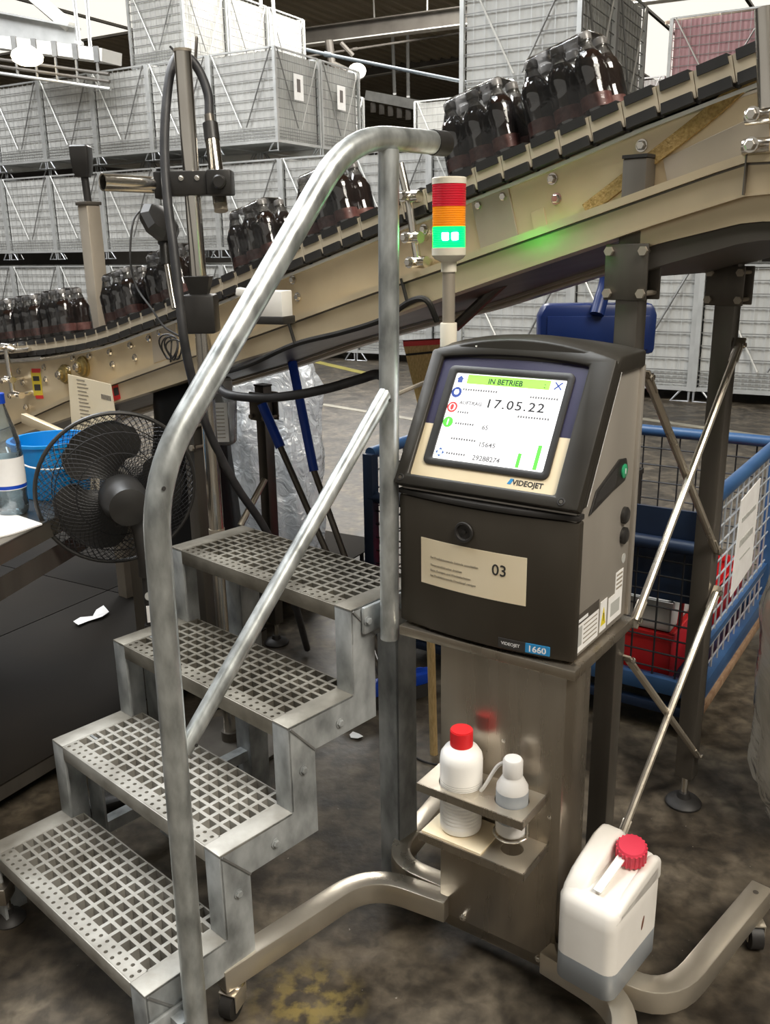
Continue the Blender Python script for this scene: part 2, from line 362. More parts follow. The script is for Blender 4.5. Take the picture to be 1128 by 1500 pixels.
INV = {}
def build(name, mb, mat, parent=None, bevel=0, smooth=35, seg=2, kind=None, label=None):
    me = bpy.data.meshes.new(name)
    vs = mb.v
    iv = INV.get(parent.name) if parent else None
    if iv is not None: vs = [iv @ p for p in vs]
    me.from_pydata([tuple(p) for p in vs], [], mb.f)
    bm = bmesh.new(); bm.from_mesh(me)
    bmesh.ops.recalc_face_normals(bm, faces=bm.faces)
    if bevel:
        ed = [e for e in bm.edges if len(e.link_faces) == 2 and e.calc_face_angle(0) > R_(35)]
        bmesh.ops.bevel(bm, geom=ed, offset=bevel, segments=seg, affect='EDGES', profile=0.5, clamp_overlap=True)
    bm.to_mesh(me); bm.free()
    if smooth:
        me.polygons.foreach_set('use_smooth', [True] * len(me.polygons)); me.set_sharp_from_angle(angle=R_(smooth))
    me.materials.append(MATS[mat] if isinstance(mat, str) else mat)
    o = bpy.data.objects.new(name, me); COL.objects.link(o)
    if parent:
        o.parent = parent; INV[o.name] = iv
    if kind: o['kind'] = kind
    if label: o['label'] = label
    return o
def tag(o, label, cat, group=None, kind=None):
    o['label'] = label; o['category'] = cat
    if group: o['group'] = group
    if kind: o['kind'] = kind
    return o
def thing(name, label, cat, loc=(0, 0, 0), group=None, rz=0):
    o = bpy.data.objects.new(name, None); COL.objects.link(o); o.empty_display_size = 0.1
    o.location = loc; o.rotation_euler = (0, 0, rz)
    INV[o.name] = (Matrix.Translation(V(loc)) @ Matrix.Rotation(rz, 4, 'Z')).inverted()
    return tag(o, label, cat, group)
def struct(name, mb, mat, parent=None, **k):
    o = build(name, mb, mat, parent, **k); o['kind'] = 'structure'; return o
def copy_tree(o, parent=None):
    c = o.copy(); COL.objects.link(c); c.parent = parent
    for ch in list(o.children): copy_tree(ch, c)
    return c
def text(body, size, M, mat, parent, name='lettering', align='LEFT', bold=0.0, sx=1.0, space=1.0):
    cu = bpy.data.curves.new('t', 'FONT'); cu.body = body; cu.size = size; cu.align_x = align; cu.align_y = 'BOTTOM_BASELINE'; cu.offset = bold
    cu.extrude = 0.0002; cu.space_character = space; cu.resolution_u = 3
    ob = bpy.data.objects.new('t', cu); COL.objects.link(ob)
    dg = bpy.context.evaluated_depsgraph_get(); dg.update()
    me = bpy.data.meshes.new_from_object(ob.evaluated_get(dg))
    mb = MB(); mb.add([M @ V((v.co.x * sx, v.co.y, v.co.z)) for v in me.vertices], [tuple(p.vertices) for p in me.polygons])
    bpy.data.objects.remove(ob); bpy.data.curves.remove(cu); bpy.data.meshes.remove(me)
    return build(name, mb, mat, parent, smooth=0)
def bolt(name, P, n, r, parent, mat='chrome', h=None):
    h = h or r * 0.8
    Mx = track(P, V(P) + V(n))
    mb = MB(); mb.lathe([(r * 1.35, 0), (r * 1.35, h * 0.25)], 14, Mx); mb.lathe([(r, h * 0.2), (r, h), (r * 0.8, h * 1.15)], 6, Mx)
    return build(name, mb, mat, parent, smooth=30)

# ------------------------------------------------------------------ setting: floor, roof, far walls
HA = V((-0.87, 0.493, 0)).normalized(); HB = V((0.493, 0.87, 0)).normalized()    # the hall's two axes
mb = MB(); mb.span(-45, 45, -25, 60, -0.12, 0); struct('floor', mb, 'floor_concrete', smooth=0)
ZC = 8.0
def hall(a, b, z): return -HA * a + HB * b + V((0, 0, z))        # a to the right, b away
mb = MB()
n = 0; a = -46.0; vs = []; fs = []
prof = []
while a < 46:
    prof += [(a, ZC), (a + 0.16, ZC), (a + 0.20, ZC - 0.07), (a + 0.36, ZC - 0.07)]; a += 0.40
prof.append((a, ZC))
b0, b1 = -14, 52
for (x, z) in prof: vs += [hall(x, b0, z), hall(x, b1, z)]
fs = [(2 * i, 2 * i + 1, 2 * i + 3, 2 * i + 2) for i in range(len(prof) - 1)]
for (x, z) in (prof[0], prof[-1]): pass
mb.add(vs, fs)
k = len(prof)
mb.add([hall(prof[0][0], b0, ZC + 0.12), hall(prof[-1][0], b0, ZC + 0.12), hall(prof[-1][0], b1, ZC + 0.12), hall(prof[0][0], b1, ZC + 0.12)], [(0, 1, 2, 3)])
struct('ceiling', mb, 'ceiling_sheet', smooth=0)
mb = MB(); mb.add([hall(-46, 51, 0), hall(46, 51, 0), hall(46, 51, ZC), hall(-46, 51, ZC), hall(-46, 51.3, 0), hall(46, 51.3, 0), hall(46, 51.3, ZC), hall(-46, 51.3, ZC)],
                  [(0, 1, 2, 3), (4, 7, 6, 5), (0, 4, 5, 1), (3, 2, 6, 7), (0, 3, 7, 4), (1, 5, 6, 2)])
struct('wall_back', mb, 'wall_far', smooth=0)
mb = MB(); mb.add([hall(-45, -14, 0), hall(-45, 51, 0), hall(-45, 51, ZC), hall(-45, -14, ZC), hall(-45.3, -14, 0), hall(-45.3, 51, 0), hall(-45.3, 51, ZC), hall(-45.3, -14, ZC)],
                  [(0, 1, 2, 3), (4, 7, 6, 5), (0, 4, 5, 1), (3, 2, 6, 7), (0, 3, 7, 4), (1, 5, 6, 2)])
struct('wall_left', mb, 'wall_far', smooth=0)
# roof lights: glazed strips with mullions
def skylight(name, a0, a1, b0, b1):
    z = ZC - 0.16
    mb = MB(); mb.add([hall(a0, b0, z), hall(a1, b0, z), hall(a1, b1, z), hall(a0, b1, z), hall(a0, b0, z + .05), hall(a1, b0, z + .05), hall(a1, b1, z + .05), hall(a0, b1, z + .05)],
                      [(0, 1, 2, 3), (4, 7, 6, 5), (0, 4, 5, 1), (3, 2, 6, 7), (0, 3, 7, 4), (1, 5, 6, 2)])
    o = struct(name, mb, 'sky_glass', smooth=0)
    nb = max(2, int(abs(a1 - a0) / 2.2))
    for i in range(nb + 1):
        a = a0 + (a1 - a0) * i / nb
        f = MB(); f.beam(hall(a, b0, z - 0.03), hall(a, b1, z - 0.03), 0.09, 0.08); build('glazing_bar', f, 'beam_dark', o, smooth=0)
    for b in (b0, b1):
        f = MB(); f.beam(hall(a0, b, z - 0.03), hall(a1, b, z - 0.03), 0.09, 0.08); build('glazing_bar', f, 'beam_dark', o, smooth=0)
def ha(P): return (-HA.dot(V(P)), HB.dot(V(P)))
for nm, (x, y, sa, sb) in {'added_window_1': (-3.2, 3.2, 5, 3), 'added_window_2': (3.0, -2.2, 5, 4), 'window_3': (1.0, 17.0, 7, 5), 'window_4': (-7.0, 9.0, 5, 5)}.items():  # the first two panes are invented to go with the fill lights
    a, b = ha((x, y, 0)); skylight(nm, a - sa / 2, a + sa / 2, b - sb / 2, b + sb / 2)
a, b = ha(at_z(60, 10, ZC)); b_1 = ha(at_z(60, 60, ZC))[1]; skylight('window_5', a - 16, a + 3.2, b - 4, b_1)
a, b = ha(at_z(1035, 30, ZC)); skylight('window_6', a - 3.6, a + 4.2, b - 5, b + 9)

# roof steel ---------------------------------------------------------------
def roof_beam(p0, p1, h, w, label, mat='beam_dark', name='roof_beam'):
    c = (V(p0) + V(p1)) / 2
    t = thing(name, label, 'beam', c)
    d = (V(p1) - V(p0)).normalized(); s = d.cross(V((0, 0, 1))).normalized()
    for dz, nm in ((h / 2, 'flange'), (-h / 2, 'flange')):
        mb = MB(); mb.beam(V(p0) + V((0, 0, dz)), V(p1) + V((0, 0, dz)), w, 0.025); build(nm, mb, 'beam_white' if dz < 0 and mat == 'beam_dark' else mat, t, smooth=0)
    mb = MB(); mb.beam(p0, p1, 0.02, h); build('web', mb, mat, t, smooth=0)
    return t
P0 = at_d(365, 66, 22); P1 = at_d(700, 22, 19)
roof_beam(P0 - (P1 - P0) * 0.6, P1 + (P1 - P0) * 1.6, 0.34, 0.3, 'dark steel roof beam crossing behind the tall crate stack')
P0 = at_d(520, 108, 34); P1 = at_d(680, 82, 32)
roof_beam(P0 - (P1 - P0) * 1.2, P1 + (P1 - P0) * 2, 0.35, 0.3, 'farther steel roof beam low in the dark part of the roof')
P0 = at_d(-40, 32, 12.5); P1 = at_d(112, 62, 12.0)
roof_beam(P0, P1, 0.36, 0.26, 'white painted roof girder at the top left corner', 'post_grey', 'roof_girder')
t = thing('roof_brace', 'white diagonal roof brace meeting the girder at top left', 'brace', at_d(75, 15, 12))
mb = MB(); mb.beam(at_d(30, -22, 12.2), at_d(104, 40, 12.0), 0.13, 0.13); build('flange', mb, 'beam_white', t, smooth=0)
mb = MB(); mb.beam(at_d(22, -22, 12.3), at_d(96, 42, 12.1), 0.10, 0.05); build('web', mb, 'beam_dark', t, smooth=0)
for i, (x0, y0, x1, y1, dp, lb) in enumerate([(106, -20, 116, 64, 11.5, 'left rod of the pair hanging above the cable tray'), (125, -20, 133, 78, 11.4, 'right rod of the pair hanging above the cable tray'),
        (381, -10, 387, 92, 15, 'thin left rod hanging over the middle crates'), (399, -10, 406, 92, 14.8, 'thin right rod hanging over the middle crates'),
        (575, 50, 578, 138, 26, 'left hanger of the distant overhead track'), (597, 46, 598, 142, 25.5, 'right hanger of the distant overhead track'), (547, -10, 549, 42, 22, 'short rod hanging from the corrugated roof near the beam'), (626, -10, 626, 28, 20, 'short roof rod nearest the tall crate stack')]):
    t = thing('hanger_rod', lb, 'rod', at_d(x0, y0, dp))
    mb = MB(); mb.tube([at_d(x0, y0, dp), at_d(x1, y1, dp)], 0.0026 * dp ** 0.9 if i < 6 else 0.02, 8); build('rod', mb, 'post_grey' if i < 6 else 'beam_white', t)
    mb = MB(); mb.box(at_d(x1, y1, dp), (0.09, 0.09, 0.05)); build('clevis', mb, 'post_grey', t, smooth=0)
for (pts, dp, lb, mt, r) in [([(340, 48), (480, 80), (690, 122)], 16, 'blue grey pipe running under the roof towards the tall crate stack', 'pipe_blue', 0.03),
                            ([(340, 100), (520, 72), (690, 46)], 20, 'thin dark conduit crossing under the roof beam', 'beam_dark', 0.025),
                            ([(0, 146), (80, 128), (165, 113)], 15.5, 'beige pipe above the left row of crates', 'conv_steel', 0.045),
                            ([(975, 33), (1060, 22), (1140, 8)], 14, 'thin pipe in front of the bright roof light on the right', 'conv_grey', 0.03)]:
    t = thing('overhead_pipe', lb, 'pipe', at_d(*pts[0], dp))
    ps = [at_d(x, y, dp) for x, y in pts]
    mb = MB(); mb.tube(ps, r, 10); build('pipe', mb, mt, t)
    for p in (ps[1],):
        mb = MB(); mb.tube([p - (ps[2] - ps[1]).normalized() * 0.06, p + (ps[2] - ps[1]).normalized() * 0.06], r * 1.5, 10); build('coupling', mb, mt, t)
# cable tray with lamp, top left
t = thing('cable_tray', 'white overhead cable tray hung under the roof at top left', 'cable tray', at_d(80, 80, 11))
pa, pb = at_d(-40, 58, 11.6), at_d(164, 84, 10.8)
mb = MB(); mb.beam(pa, pb, 0.35, 0.14); build('tray', mb, 'beam_white', t, smooth=0)
for i in range(7):
    p = pa.lerp(pb, (i + 0.5) / 7); q = p + V((0, -0.2, -0.02))
    mb = MB(); mb.box(q, (0.06, 0.05, 0.17)); build('bracket', mb, 'wire_grey', t, smooth=0)
    mb = MB(); mb.tube([q + V((0, 0, -0.08)), q + V((0, 0, -0.36))], 0.018, 8); build('drop_rod', mb, 'wire_grey', t)
for dz in (-0.22, -0.3, -0.38):
    mb = MB(); mb.tube([pa + V((0, -0.2, dz)), pb + V((0, -0.2, dz))], 0.02, 8); build('conduit', mb, 'beam_dark' if dz > -0.35 else 'post_grey', t)
P = at_d(40, 83, 10.7)
t = thing('hall_lamp', 'round glowing hall lamp under the cable tray at top left', 'lamp', P)
mb = MB(); mb.lathe([(0.06, 0.12), (0.17, 0.05), (0.19, 0.0)], 20, Matrix.Translation(P)); build('housing', mb, 'beam_white', t)
mb = MB(); mb.lathe([(0.18, 0.0), (0.17, -0.05), (0.10, -0.09), (0.02, -0.1)], 20, Matrix.Translation(P)); build('diffuser', mb, 'lamp_glow', t)
# far overhead track with gear
t = thing('overhead_track', 'distant overhead conveyor track hanging behind the middle crates', 'track', at_d(590, 150, 25))
pa, pb = at_d(540, 140, 25.5), at_d(618, 155, 24.5)
mb = MB(); mb.beam(pa, pb, 0.3, 0.25); build('track', mb, 'post_grey', t, smooth=0)
for i in range(6):
    p = pa.lerp(pb, (i + .5) / 6); mb = MB(); mb.box(p + V((0, 0, -0.3)), (0.16, 0.16, 0.28)); build('trolley', mb, 'beam_dark', t, bevel=0.03)
P = at_d(500, 86, 19)
t = thing('roof_fan', 'dark roof ventilator with pale cap hanging from the beam', 'fan', P)
mb = MB(); mb.tube([P + V((-0.25, 0, 0.35)), P + V((-0.2, 0, -0.1)), P + V((0.1, 0, -0.25))], 0.09, 10); build('duct', mb, 'beam_dark', t)
mb = MB(); mb.tube([P + V((0.0, 0, 0.3)), P + V((0.25, 0, 0.05))], 0.05, 8); build('arm', mb, 'beam_dark', t)
q = at_d(523, 104, 18.6)
mb = MB(); mb.lathe([(0.17, -0.08), (0.19, 0.0), (0.13, 0.08), (0.03, 0.11)], 16, Matrix.Translation(q) @ Matrix.Rotation(1.1, 4, 'X')); build('cap', mb, 'beam_white', t)

# ------------------------------------------------------------------ wire mesh crates
GW, GD, GH = 1.06, 1.02, 1.24
def make_crate(liner='liner'):
    t = bpy.data.objects.new('mesh_crate', None); COL.objects.link(t); INV[t.name] = Matrix.Identity(4)
    hx, hy = GW / 2, GD / 2
    mb = MB(); mb.span(-hx + .03, hx - .03, -hy + .03, hy - .03, 0.13, GH - 0.03); build('liner', mb, liner, t, smooth=0)
    mb = MB(); w = 0.008
    zs = [0.17, 0.21, 0.25, 0.29] + [0.29 + 0.1175 * i for i in range(1, 9)]
    for z in zs:
        for y in (-hy, hy): mb.box((0, y, z), (GW, w, w))
        for x in (-hx, hx): mb.box((x, 0, z), (w, GD, w))
    build('wire_grid', mb, 'wire_grey', t, smooth=0, kind='stuff')
    mb = MB(); w = 0.004
    for i in range(1, 20):
        top = GH if i % 2 == 0 else 0.31
        x = -hx + GW * i / 20
        for y in (-hy, hy): mb.box((x, y, (0.13 + top) / 2), (w, w, top - 0.13))
        y = -hy + GD * i / 20
        for x in (-hx, hx): mb.box((x, y, (0.13 + top) / 2), (w, w, top - 0.13))
    build('upright_wires', mb, 'post_grey', t, smooth=0, kind='stuff')
    for x in (-hx, hx):
        for y in (-hy, hy):
            mb = MB(); mb.box((x, y, (0.1 + GH) / 2), (0.04, 0.04, GH - 0.1)); build('corner_post', mb, 'post_grey', t, smooth=0)
            f = MB(); s1 = -1 if x > 0 else 1
            f.tube([(x, y, 0.13), (x, y, 0.0), (x + s1 * 0.15, y, 0.0), (x + s1 * 0.05, y, 0.13)], 0.012, 6); build('foot', f, 'wire_light', t)
    mb = MB()
    for y in (-hy, hy): mb.box((0, y, 0.12), (GW, 0.03, 0.035))
    for x in (-hx, hx): mb.box((x, 0, 0.12), (0.03, GD, 0.035))
    mb.box((0, 0, 0.125), (GW, GD, 0.012)); build('base_frame', mb, 'post_grey', t, smooth=0)
    mb = MB()
    for y in (-hy, hy): mb.box((0, y, GH), (GW, 0.022, 0.022))
    for x in (-hx, hx): mb.box((x, 0, GH), (0.022, GD, 0.022))
    build('top_rim', mb, 'post_grey', t, smooth=0)
    for s1 in (-1, 1):
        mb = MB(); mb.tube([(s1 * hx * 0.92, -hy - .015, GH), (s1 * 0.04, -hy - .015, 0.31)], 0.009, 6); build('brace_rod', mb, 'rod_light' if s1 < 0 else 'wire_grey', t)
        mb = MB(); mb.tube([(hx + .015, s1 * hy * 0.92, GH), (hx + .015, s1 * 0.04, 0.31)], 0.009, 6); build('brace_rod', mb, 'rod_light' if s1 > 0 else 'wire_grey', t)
    return t
crate0 = make_crate(); crate_used = [False]
CRZ = math.atan2(-0.493, 0.87)
TIER = ['floor tier', 'second tier', 'third tier', 'fourth tier', 'fifth tier']
ORD = ['first', 'second', 'third', 'fourth', 'fifth', 'sixth', 'seventh', 'eighth']
def crate(corner, i, row, layer, label, group, pitch=1.1, rpitch=1.08, sc=1.0, src=None):
    """corner: front right floor corner of column 0; i columns to the left, row boxes back"""
    p = V(corner) + HA * (i * pitch + GW * sc / 2) + HB * (row * rpitch + GD * sc / 2)
    if src is None and not crate_used[0]: o = crate0; crate_used[0] = True
    else: o = copy_tree(src or crate0)
    o.location = (p.x, p.y, layer * 1.35 + 0.0); o.rotation_euler = (0, 0, CRZ); o.scale = (sc, sc, 1.0 if layer == 0 and sc == 1 else 1.0)
    return tag(o, label, 'crate', group)
PC = V((-1.33, 12.72, 0))
G1 = 'mesh crates stacked in the back left row'
for lay in (0, 1, 2):
    for i in range(7):
        crate(PC, i, 0, lay, 'white lined mesh crate, %s, back left row, %s column from open corner' % (TIER[lay], ORD[i]), G1)
for i in (0, 1, 2, 3):
    for lay in ((0, 1, 2) if i in (0, 2) else (2,)):
        crate(PC, i, 1, lay, 'mesh crate behind the back left row, %s, %s column from corner' % (TIER[lay], ORD[i]), 'mesh crates behind the back left row')
for lay in (0, 1):
    for i in (1, 2, 3):
        crate(PC, -i, 0, lay, 'mesh crate behind the handrail, %s, %s to the right of the corner' % (TIER[lay], ORD[i - 1]), 'mesh crates behind the handrail')
for r in (0, 1, 2):
    crate(PC + HB * 0.98, 2.12, r + 0.03, 3, 'sunlit mesh crate on top of the back left stack, %s from the front' % ORD[r], 'top crates of the back left stack')
crate(PC + HB * 0.98, 1.05, 2.03, 2, 'third tier mesh crate, sunlit, far back behind the two labelled crates', 'mesh crates behind the back left row')
crate(PC + HB * 0.98, 2.12, 2.03, 2, 'third tier mesh crate under the rearmost top crate', 'mesh crates behind the back left row')
# label sheets on the two third-tier end crates
for o in list(COL.objects):
    if o.get('category') == 'crate' and abs(o.location.z - 2.7) < 0.01:
        lb = o['label']
        if 'first column from open corner' in lb or ('behind the back left row, third tier, first' in lb):
            mb = MB(); mb.span(GW / 2 + 0.02, GW / 2 + 0.024, -0.12, 0.1, 0.66, 0.98)
            s = build('label_sheet', mb, 'paper_white', o, smooth=0)
            mb = MB(); mb.span(GW / 2 + 0.024, GW / 2 + 0.026, -0.05, 0.03, 0.76, 0.92); build('barcode_print', mb, 'barcode', s, smooth=0)
            if 'first column from open corner' in lb: o['label'] = 'third tier end crate with a white label sheet, at the open corner of the stack'
            else: o['label'] = 'third tier crate with a white label sheet, just behind the open corner crate'
# distant sunlit crates
FC = at_z(600, 189, 2.7) + HB * 6.0; FC.z = 0
for i in range(4):
    crate(FC, i - 1.2, 0, 2, 'distant bright crate between the handrail and the tall stack, %s from the right' % ORD[i], 'distant bright crates')
    if i in (1, 2): crate(FC, i - 1.2, 0, 1, 'distant crate under the bright ones, %s from the right' % ORD[i], 'distant bright crates')
    if i in (1, 2): crate(FC, i - 1.2, 0, 0, 'distant floor crate under the bright ones, %s from the right' % ORD[i], 'distant bright crates')
# right hand row
QC = V((2.889, 8.46, 0)); SCQ = 1.1
G2 = 'mesh crates of the right hand row'
for i, lays in ((-2, (0, 1)), (-1, (0, 1)), (0, (0, 1)), (1, (0, 1, 2, 3))):
    for lay in lays:
        nm = {-2: 'at the right edge', -1: 'right of the rear conveyor leg', 0: 'between the conveyor legs', 1: 'behind the printer'}[i]
        crate(QC, i, 0, lay, 'mesh crate %s, %s of the right hand row' % (nm, TIER[lay]), G2, 1.21, 1.16, SCQ)
for lay in (2, 3):
    crate(QC, 1, 1, lay, 'rear mesh crate of the tall stack, %s, its side in daylight' % TIER[lay], 'rear crates of the tall stack', 1.21, 1.16, SCQ)
for lay in (0, 1):
    crate(QC, 1, 1, lay, 'rear mesh crate low in the tall stack, %s' % TIER[lay], 'rear crates of the tall stack', 1.21, 1.16, SCQ)
# pink crate far right
pk = make_crate('liner_pink')
P = at_d(1062, 92, 13); pk.location = (P.x, P.y, P.z - 0.75); pk.rotation_euler = (0, 0, CRZ); pk.scale = (1.25, 1.1, 1.05)
tag(pk, 'mesh crate with pale red lining at the top right behind the belt', 'crate')
zt = pk.location.z
for j in range(2):
    o = copy_tree(crate0); o.location = (P.x, P.y, zt - 1.37 * (j + 1)); o.rotation_euler = (0, 0, CRZ); o.scale = (1.25, 1.1, 1.08)
    tag(o, 'mesh crate under the pale red one, %s below it' % ORD[j], 'crate', 'crates under the pale red one')
# lane markings far on the floor
for k_, (p, q, w, mt, lb) in enumerate([((455, 528), (545, 549), 0.12, 'paint_yellow', 'faded yellow floor line by the far crates'), ((470, 592), (640, 620), 0.08, 'paint_line', 'pale floor line across the aisle'), ((930, 612), (1128, 640), 0.08, 'paint_line', 'pale floor line in front of the right hand crates')]):
    a, b = at_z(*p, 0.002), at_z(*q, 0.002); mb = MB(); mb.beam(a, b, w, 0.004); o = build('trim_%d' % (k_ + 1), mb, mt, smooth=0); o['label'] = lb; o['kind'] = 'structure'

# ------------------------------------------------------------------ staircase
SY = 0.8205; SA = V((math.cos(SY), math.sin(SY), 0)); SN = V((-math.sin(SY), math.cos(SY), 0)); SR = V((-0.4336, 1.2733, 0))
ST = frame(SR, SA, SN, V((0, 0, 1)))
Z1, RISE, GO, SW, TOPD = 0.185, 0.1866, 0.1773, 0.622, 0.225
stair = thing('platform_staircase', 'galvanised four step staircase with grating treads and one handrail', 'staircase', SR)
zk = [Z1 + RISE * k for k in range(4)]
tx, tz = 0.066, 0.075
up_line = [(0, 0)]
for k in range(4):
    up_line += [(k * GO, zk[k]), ((k + 1) * GO if k < 3 else 3 * GO + TOPD, zk[k])]
lo = [(3 * GO + TOPD, zk[3] - tz)]
for k in (3, 2, 1, 0):
    lo += [(k * GO + tx, zk[k] - tz)]
    if k > 0: lo += [(k * GO + tx, zk[k - 1] - tz)]
lo += [(tx, 0)]
poly = up_line + lo
def M_xz(y, flip=False):      # polygon in (x,z) extruded along +y
    return Matrix(((1, 0, 0, 0), (0, 0, 1, y), (0, 1, 0, 0), (0, 0, 0, 1)))
for side, y in (('right', 0.0), ('left', SW - 0.006)):
    # concave outline: build from strips so that it stays clean
    mb = MB(ST)
    yy0, yy1 = y, y + 0.006
    for k in range(4):
        zb = 0.0 if k == 0 else zk[k - 1] - tz
        mb.span(k * GO, k * GO + tx, yy0, yy1, zb, zk[k] - tz)
        x1 = (k + 1) * GO + (tx if k < 3 else 0) if k < 3 else 3 * GO + TOPD
        x1 = (k + 1) * GO if k < 3 else 3 * GO + TOPD
        mb.span(k * GO, x1 if k == 3 else x1, yy0, yy1, zk[k] - tz, zk[k])
    s = build('stringer', mb, 'galv', stair, smooth=0)
    f0, f1 = (0, 0.047) if y == 0 else (SW - 0.047, SW)
    for k in range(4):
        zb = 0.0 if k == 0 else zk[k - 1]
        mb = MB(ST); mb.span(k * GO - .001, k * GO + 0.006, f0, f1, zb, zk[k]); build('riser_flange', mb, 'galv', s, bevel=0.0015)
        x1 = (k + 1) * GO if k < 3 else 3 * GO + TOPD
        mb = MB(ST); mb.span(k * GO - .001, x1, f0, f1, zk[k] - 0.006, zk[k] + .001); build('tread_flange', mb, 'galv_dirty' if k > 1 else 'galv_tread', s, bevel=0.0015)
        # weld seam lines of the mitred strips
        o_ = -0.001 if y == 0 else SW
        mb = MB(ST); mb.beam((k * GO + 0.004, o_, zk[k] - 0.004), (k * GO + tx, o_, zk[k] - tz), 0.004, 0.004, (0, 1, 0)); build('weld_seam', mb, 'wire_grey', s, smooth=0)
# perforated nosing with real holes
def holed_strip(mb, x0, x1, y0, y1, z, nx, ny, r):
    cx, cy = (x1 - x0) / nx, (y1 - y0) / ny
    for i in range(nx):
        for j in range(ny):
            X, Y = x0 + cx * (i + .5), y0 + cy * (j + .5); hx, hy = cx / 2, cy / 2
            rr = min(r, hx * .85, hy * .85)
            sq = [(hx, 0), (hx, hy), (0, hy), (-hx, hy), (-hx, 0), (-hx, -hy), (0, -hy), (hx, -hy)]
            ci = [(rr * math.cos(a * math.pi / 4), rr * math.sin(a * math.pi / 4)) for a in range(8)]
            vs = [(X + p[0], Y + p[1], z) for p in sq] + [(X + p[0], Y + p[1], z) for p in ci] + [(X + p[0], Y + p[1], z - .006) for p in ci]
            mb.add(vs, [(k, (k + 1) % 8, 8 + (k + 1) % 8, 8 + k) for k in range(8)] + [(8 + k, 8 + (k + 1) % 8, 16 + (k + 1) % 8, 16 + k) for k in range(8)])
for k in range(4):
    x0 = k * GO; D = (GO + 0.03) if k < 3 else TOPD
    y0, y1 = 0.047, SW - 0.047
    mt = 'galv_tread' if k < 2 else 'galv_dirty'
    mb = MB(ST); mb.span(x0 + 0.034, x0 + 0.037, y0, y1, zk[k] - 0.03, zk[k]); mb.span(x0 + D - 0.003, x0 + D, y0, y1, zk[k] - 0.03, zk[k])
    for y in (y0, y1 - .003): mb.span(x0 + .034, x0 + D, y, y + .003, zk[k] - .03, zk[k])
    tr = build('tread', mb, mt, stair, smooth=0)
    mb = MB(ST); holed_strip(mb, x0 + 0.002, x0 + 0.034, y0, y1, zk[k] + .0005, 2, 24, 0.0042)
    build('nosing', mb, mt, tr, smooth=0)
    mb = MB(ST); mb.span(x0 - .001, x0 + .003, y0, y1, zk[k] - 0.034, zk[k]); build('nosing_lip', mb, mt, tr, bevel=.001)
    mb = MB(ST)
    nb = 16
    for i in range(1, nb):
        y = y0 + (y1 - y0) * i / nb; mb.span(x0 + .037, x0 + D - .003, y - .0042, y + .0042, zk[k] - .028, zk[k] - .0008)
    nc = 7 if k < 3 else 8
    for i in range(1, nc):
        x = x0 + .037 + (D - .04) * i / nc; mb.span(x - .0036, x + .0036, y0, y1, zk[k] - .026, zk[k] - .0004)
    build('grating', mb, mt, tr, smooth=0, kind='stuff')
# rear legs
for y in (0.012, SW - 0.07):
    mb = MB(ST); mb.span(3 * GO + TOPD - 0.075, 3 * GO + TOPD - 0.069, y, y + 0.06, 0, zk[3] - 0.03); mb.span(3 * GO + TOPD - 0.075, 3 * GO + TOPD - 0.015, y, y + 0.006, 0, zk[3] - .03)
    build('rear_leg', mb, 'galv', stair, smooth=0)
for x in (GO + tx, 2 * GO + tx):
    mb = MB(ST); mb.span(x, x + 0.006, SW - 0.075, SW - 0.012, 0, zk[1] if x < 0.3 else zk[2]); build('rear_leg', mb, 'galv', stair, smooth=0)
for z in (0.12,):
    mb = MB(ST); mb.beam((0.03, SW - .04, z), (3 * GO + TOPD - .04, SW - .04, z), 0.03, 0.03); build('stretcher', mb, 'galv', stair, smooth=0)
# bolts on the right stringer
for (x, z) in [(0.03, 0.105), (GO + 0.035, zk[1] - 0.10), (2 * GO + 0.033, zk[2] - 0.105), (2 * GO + .135, zk[2] - 0.045), (GO + .13, zk[1] - .042)]:
    bolt('bolt', ST @ V((x, -0.001, z)), -SN, 0.0075, stair, 'galv')
# handrail (offset outwards of the right stringer)
YO = -0.05
def hp(s, z): return ST @ V((s, YO, z))
rail = arc_pts([hp(0.065, 0.02), hp(0.078, 1.115), hp(0.51, 1.617), hp(0.735, 1.620)], 0.10, 8)
mb = MB(); mb.tube(rail, 0.0205, 20); hr = build('handrail', mb, 'galv_tube', stair)
mb = MB(); mb.tube([hp(0.725, 1.62), hp(0.762, 1.62)], 0.0222, 18); build('end_cap', mb, 'rubber', hr)
mb = MB(); mb.tube([hp(0.606, 1.60), hp(0.59, 0.68)], 0.019, 18); build('handrail_post', mb, 'galv_tube', stair)
mb = MB(); mb.tube([hp(0.088, 0.65), hp(0.592, 1.178)], 0.0145, 16); build('diagonal_brace', mb, 'galv_tube', stair)
for (s, z) in ((0.105, 0.66), (0.585, 1.165)):
    mb = MB(); P = hp(s, z); mb.lathe([(0.003, 0), (0.0032, 0.0012)], 10, track(P - SN * 0.0145, P - SN * 0.02)); build('pin_hole', mb, 'ink', stair)
mb = MB(); P = hp(0.082, 1.10); mb.lathe([(0.0035, 0), (0.0035, 0.0012)], 10, track(P - SN * 0.0202, P - SN * 0.03)); build('pin_hole', mb, 'ink', stair)
for (s, z, w) in ((0.05, 0.10, 0.16), (0.06, 0.30, 0.0), (3 * GO + 0.085, zk[3] - 0.03, 0.16)):
    if not w: continue
    mb = MB(ST); mb.span(s - w / 2 + .02, s + w / 2 - .02, -0.012, -0.001, z - 0.03, z + 0.03); cl = build('rail_clamp', mb, 'galv', stair, bevel=0.008)
    for dx in (-0.05, 0.05): bolt('bolt', ST @ V((s + dx, -0.012, z)), -SN, 0.0075, cl, 'galv')
    mb = MB(ST); mb.span(s - .012, s + .012, -0.04, -0.008, z - .02, z + .02); build('spacer', mb, 'galv', cl, smooth=0)
P0 = hp(0.592, 1.166); P1 = V(P0) + (at_d(625, 559, 1.86) - V(P0))
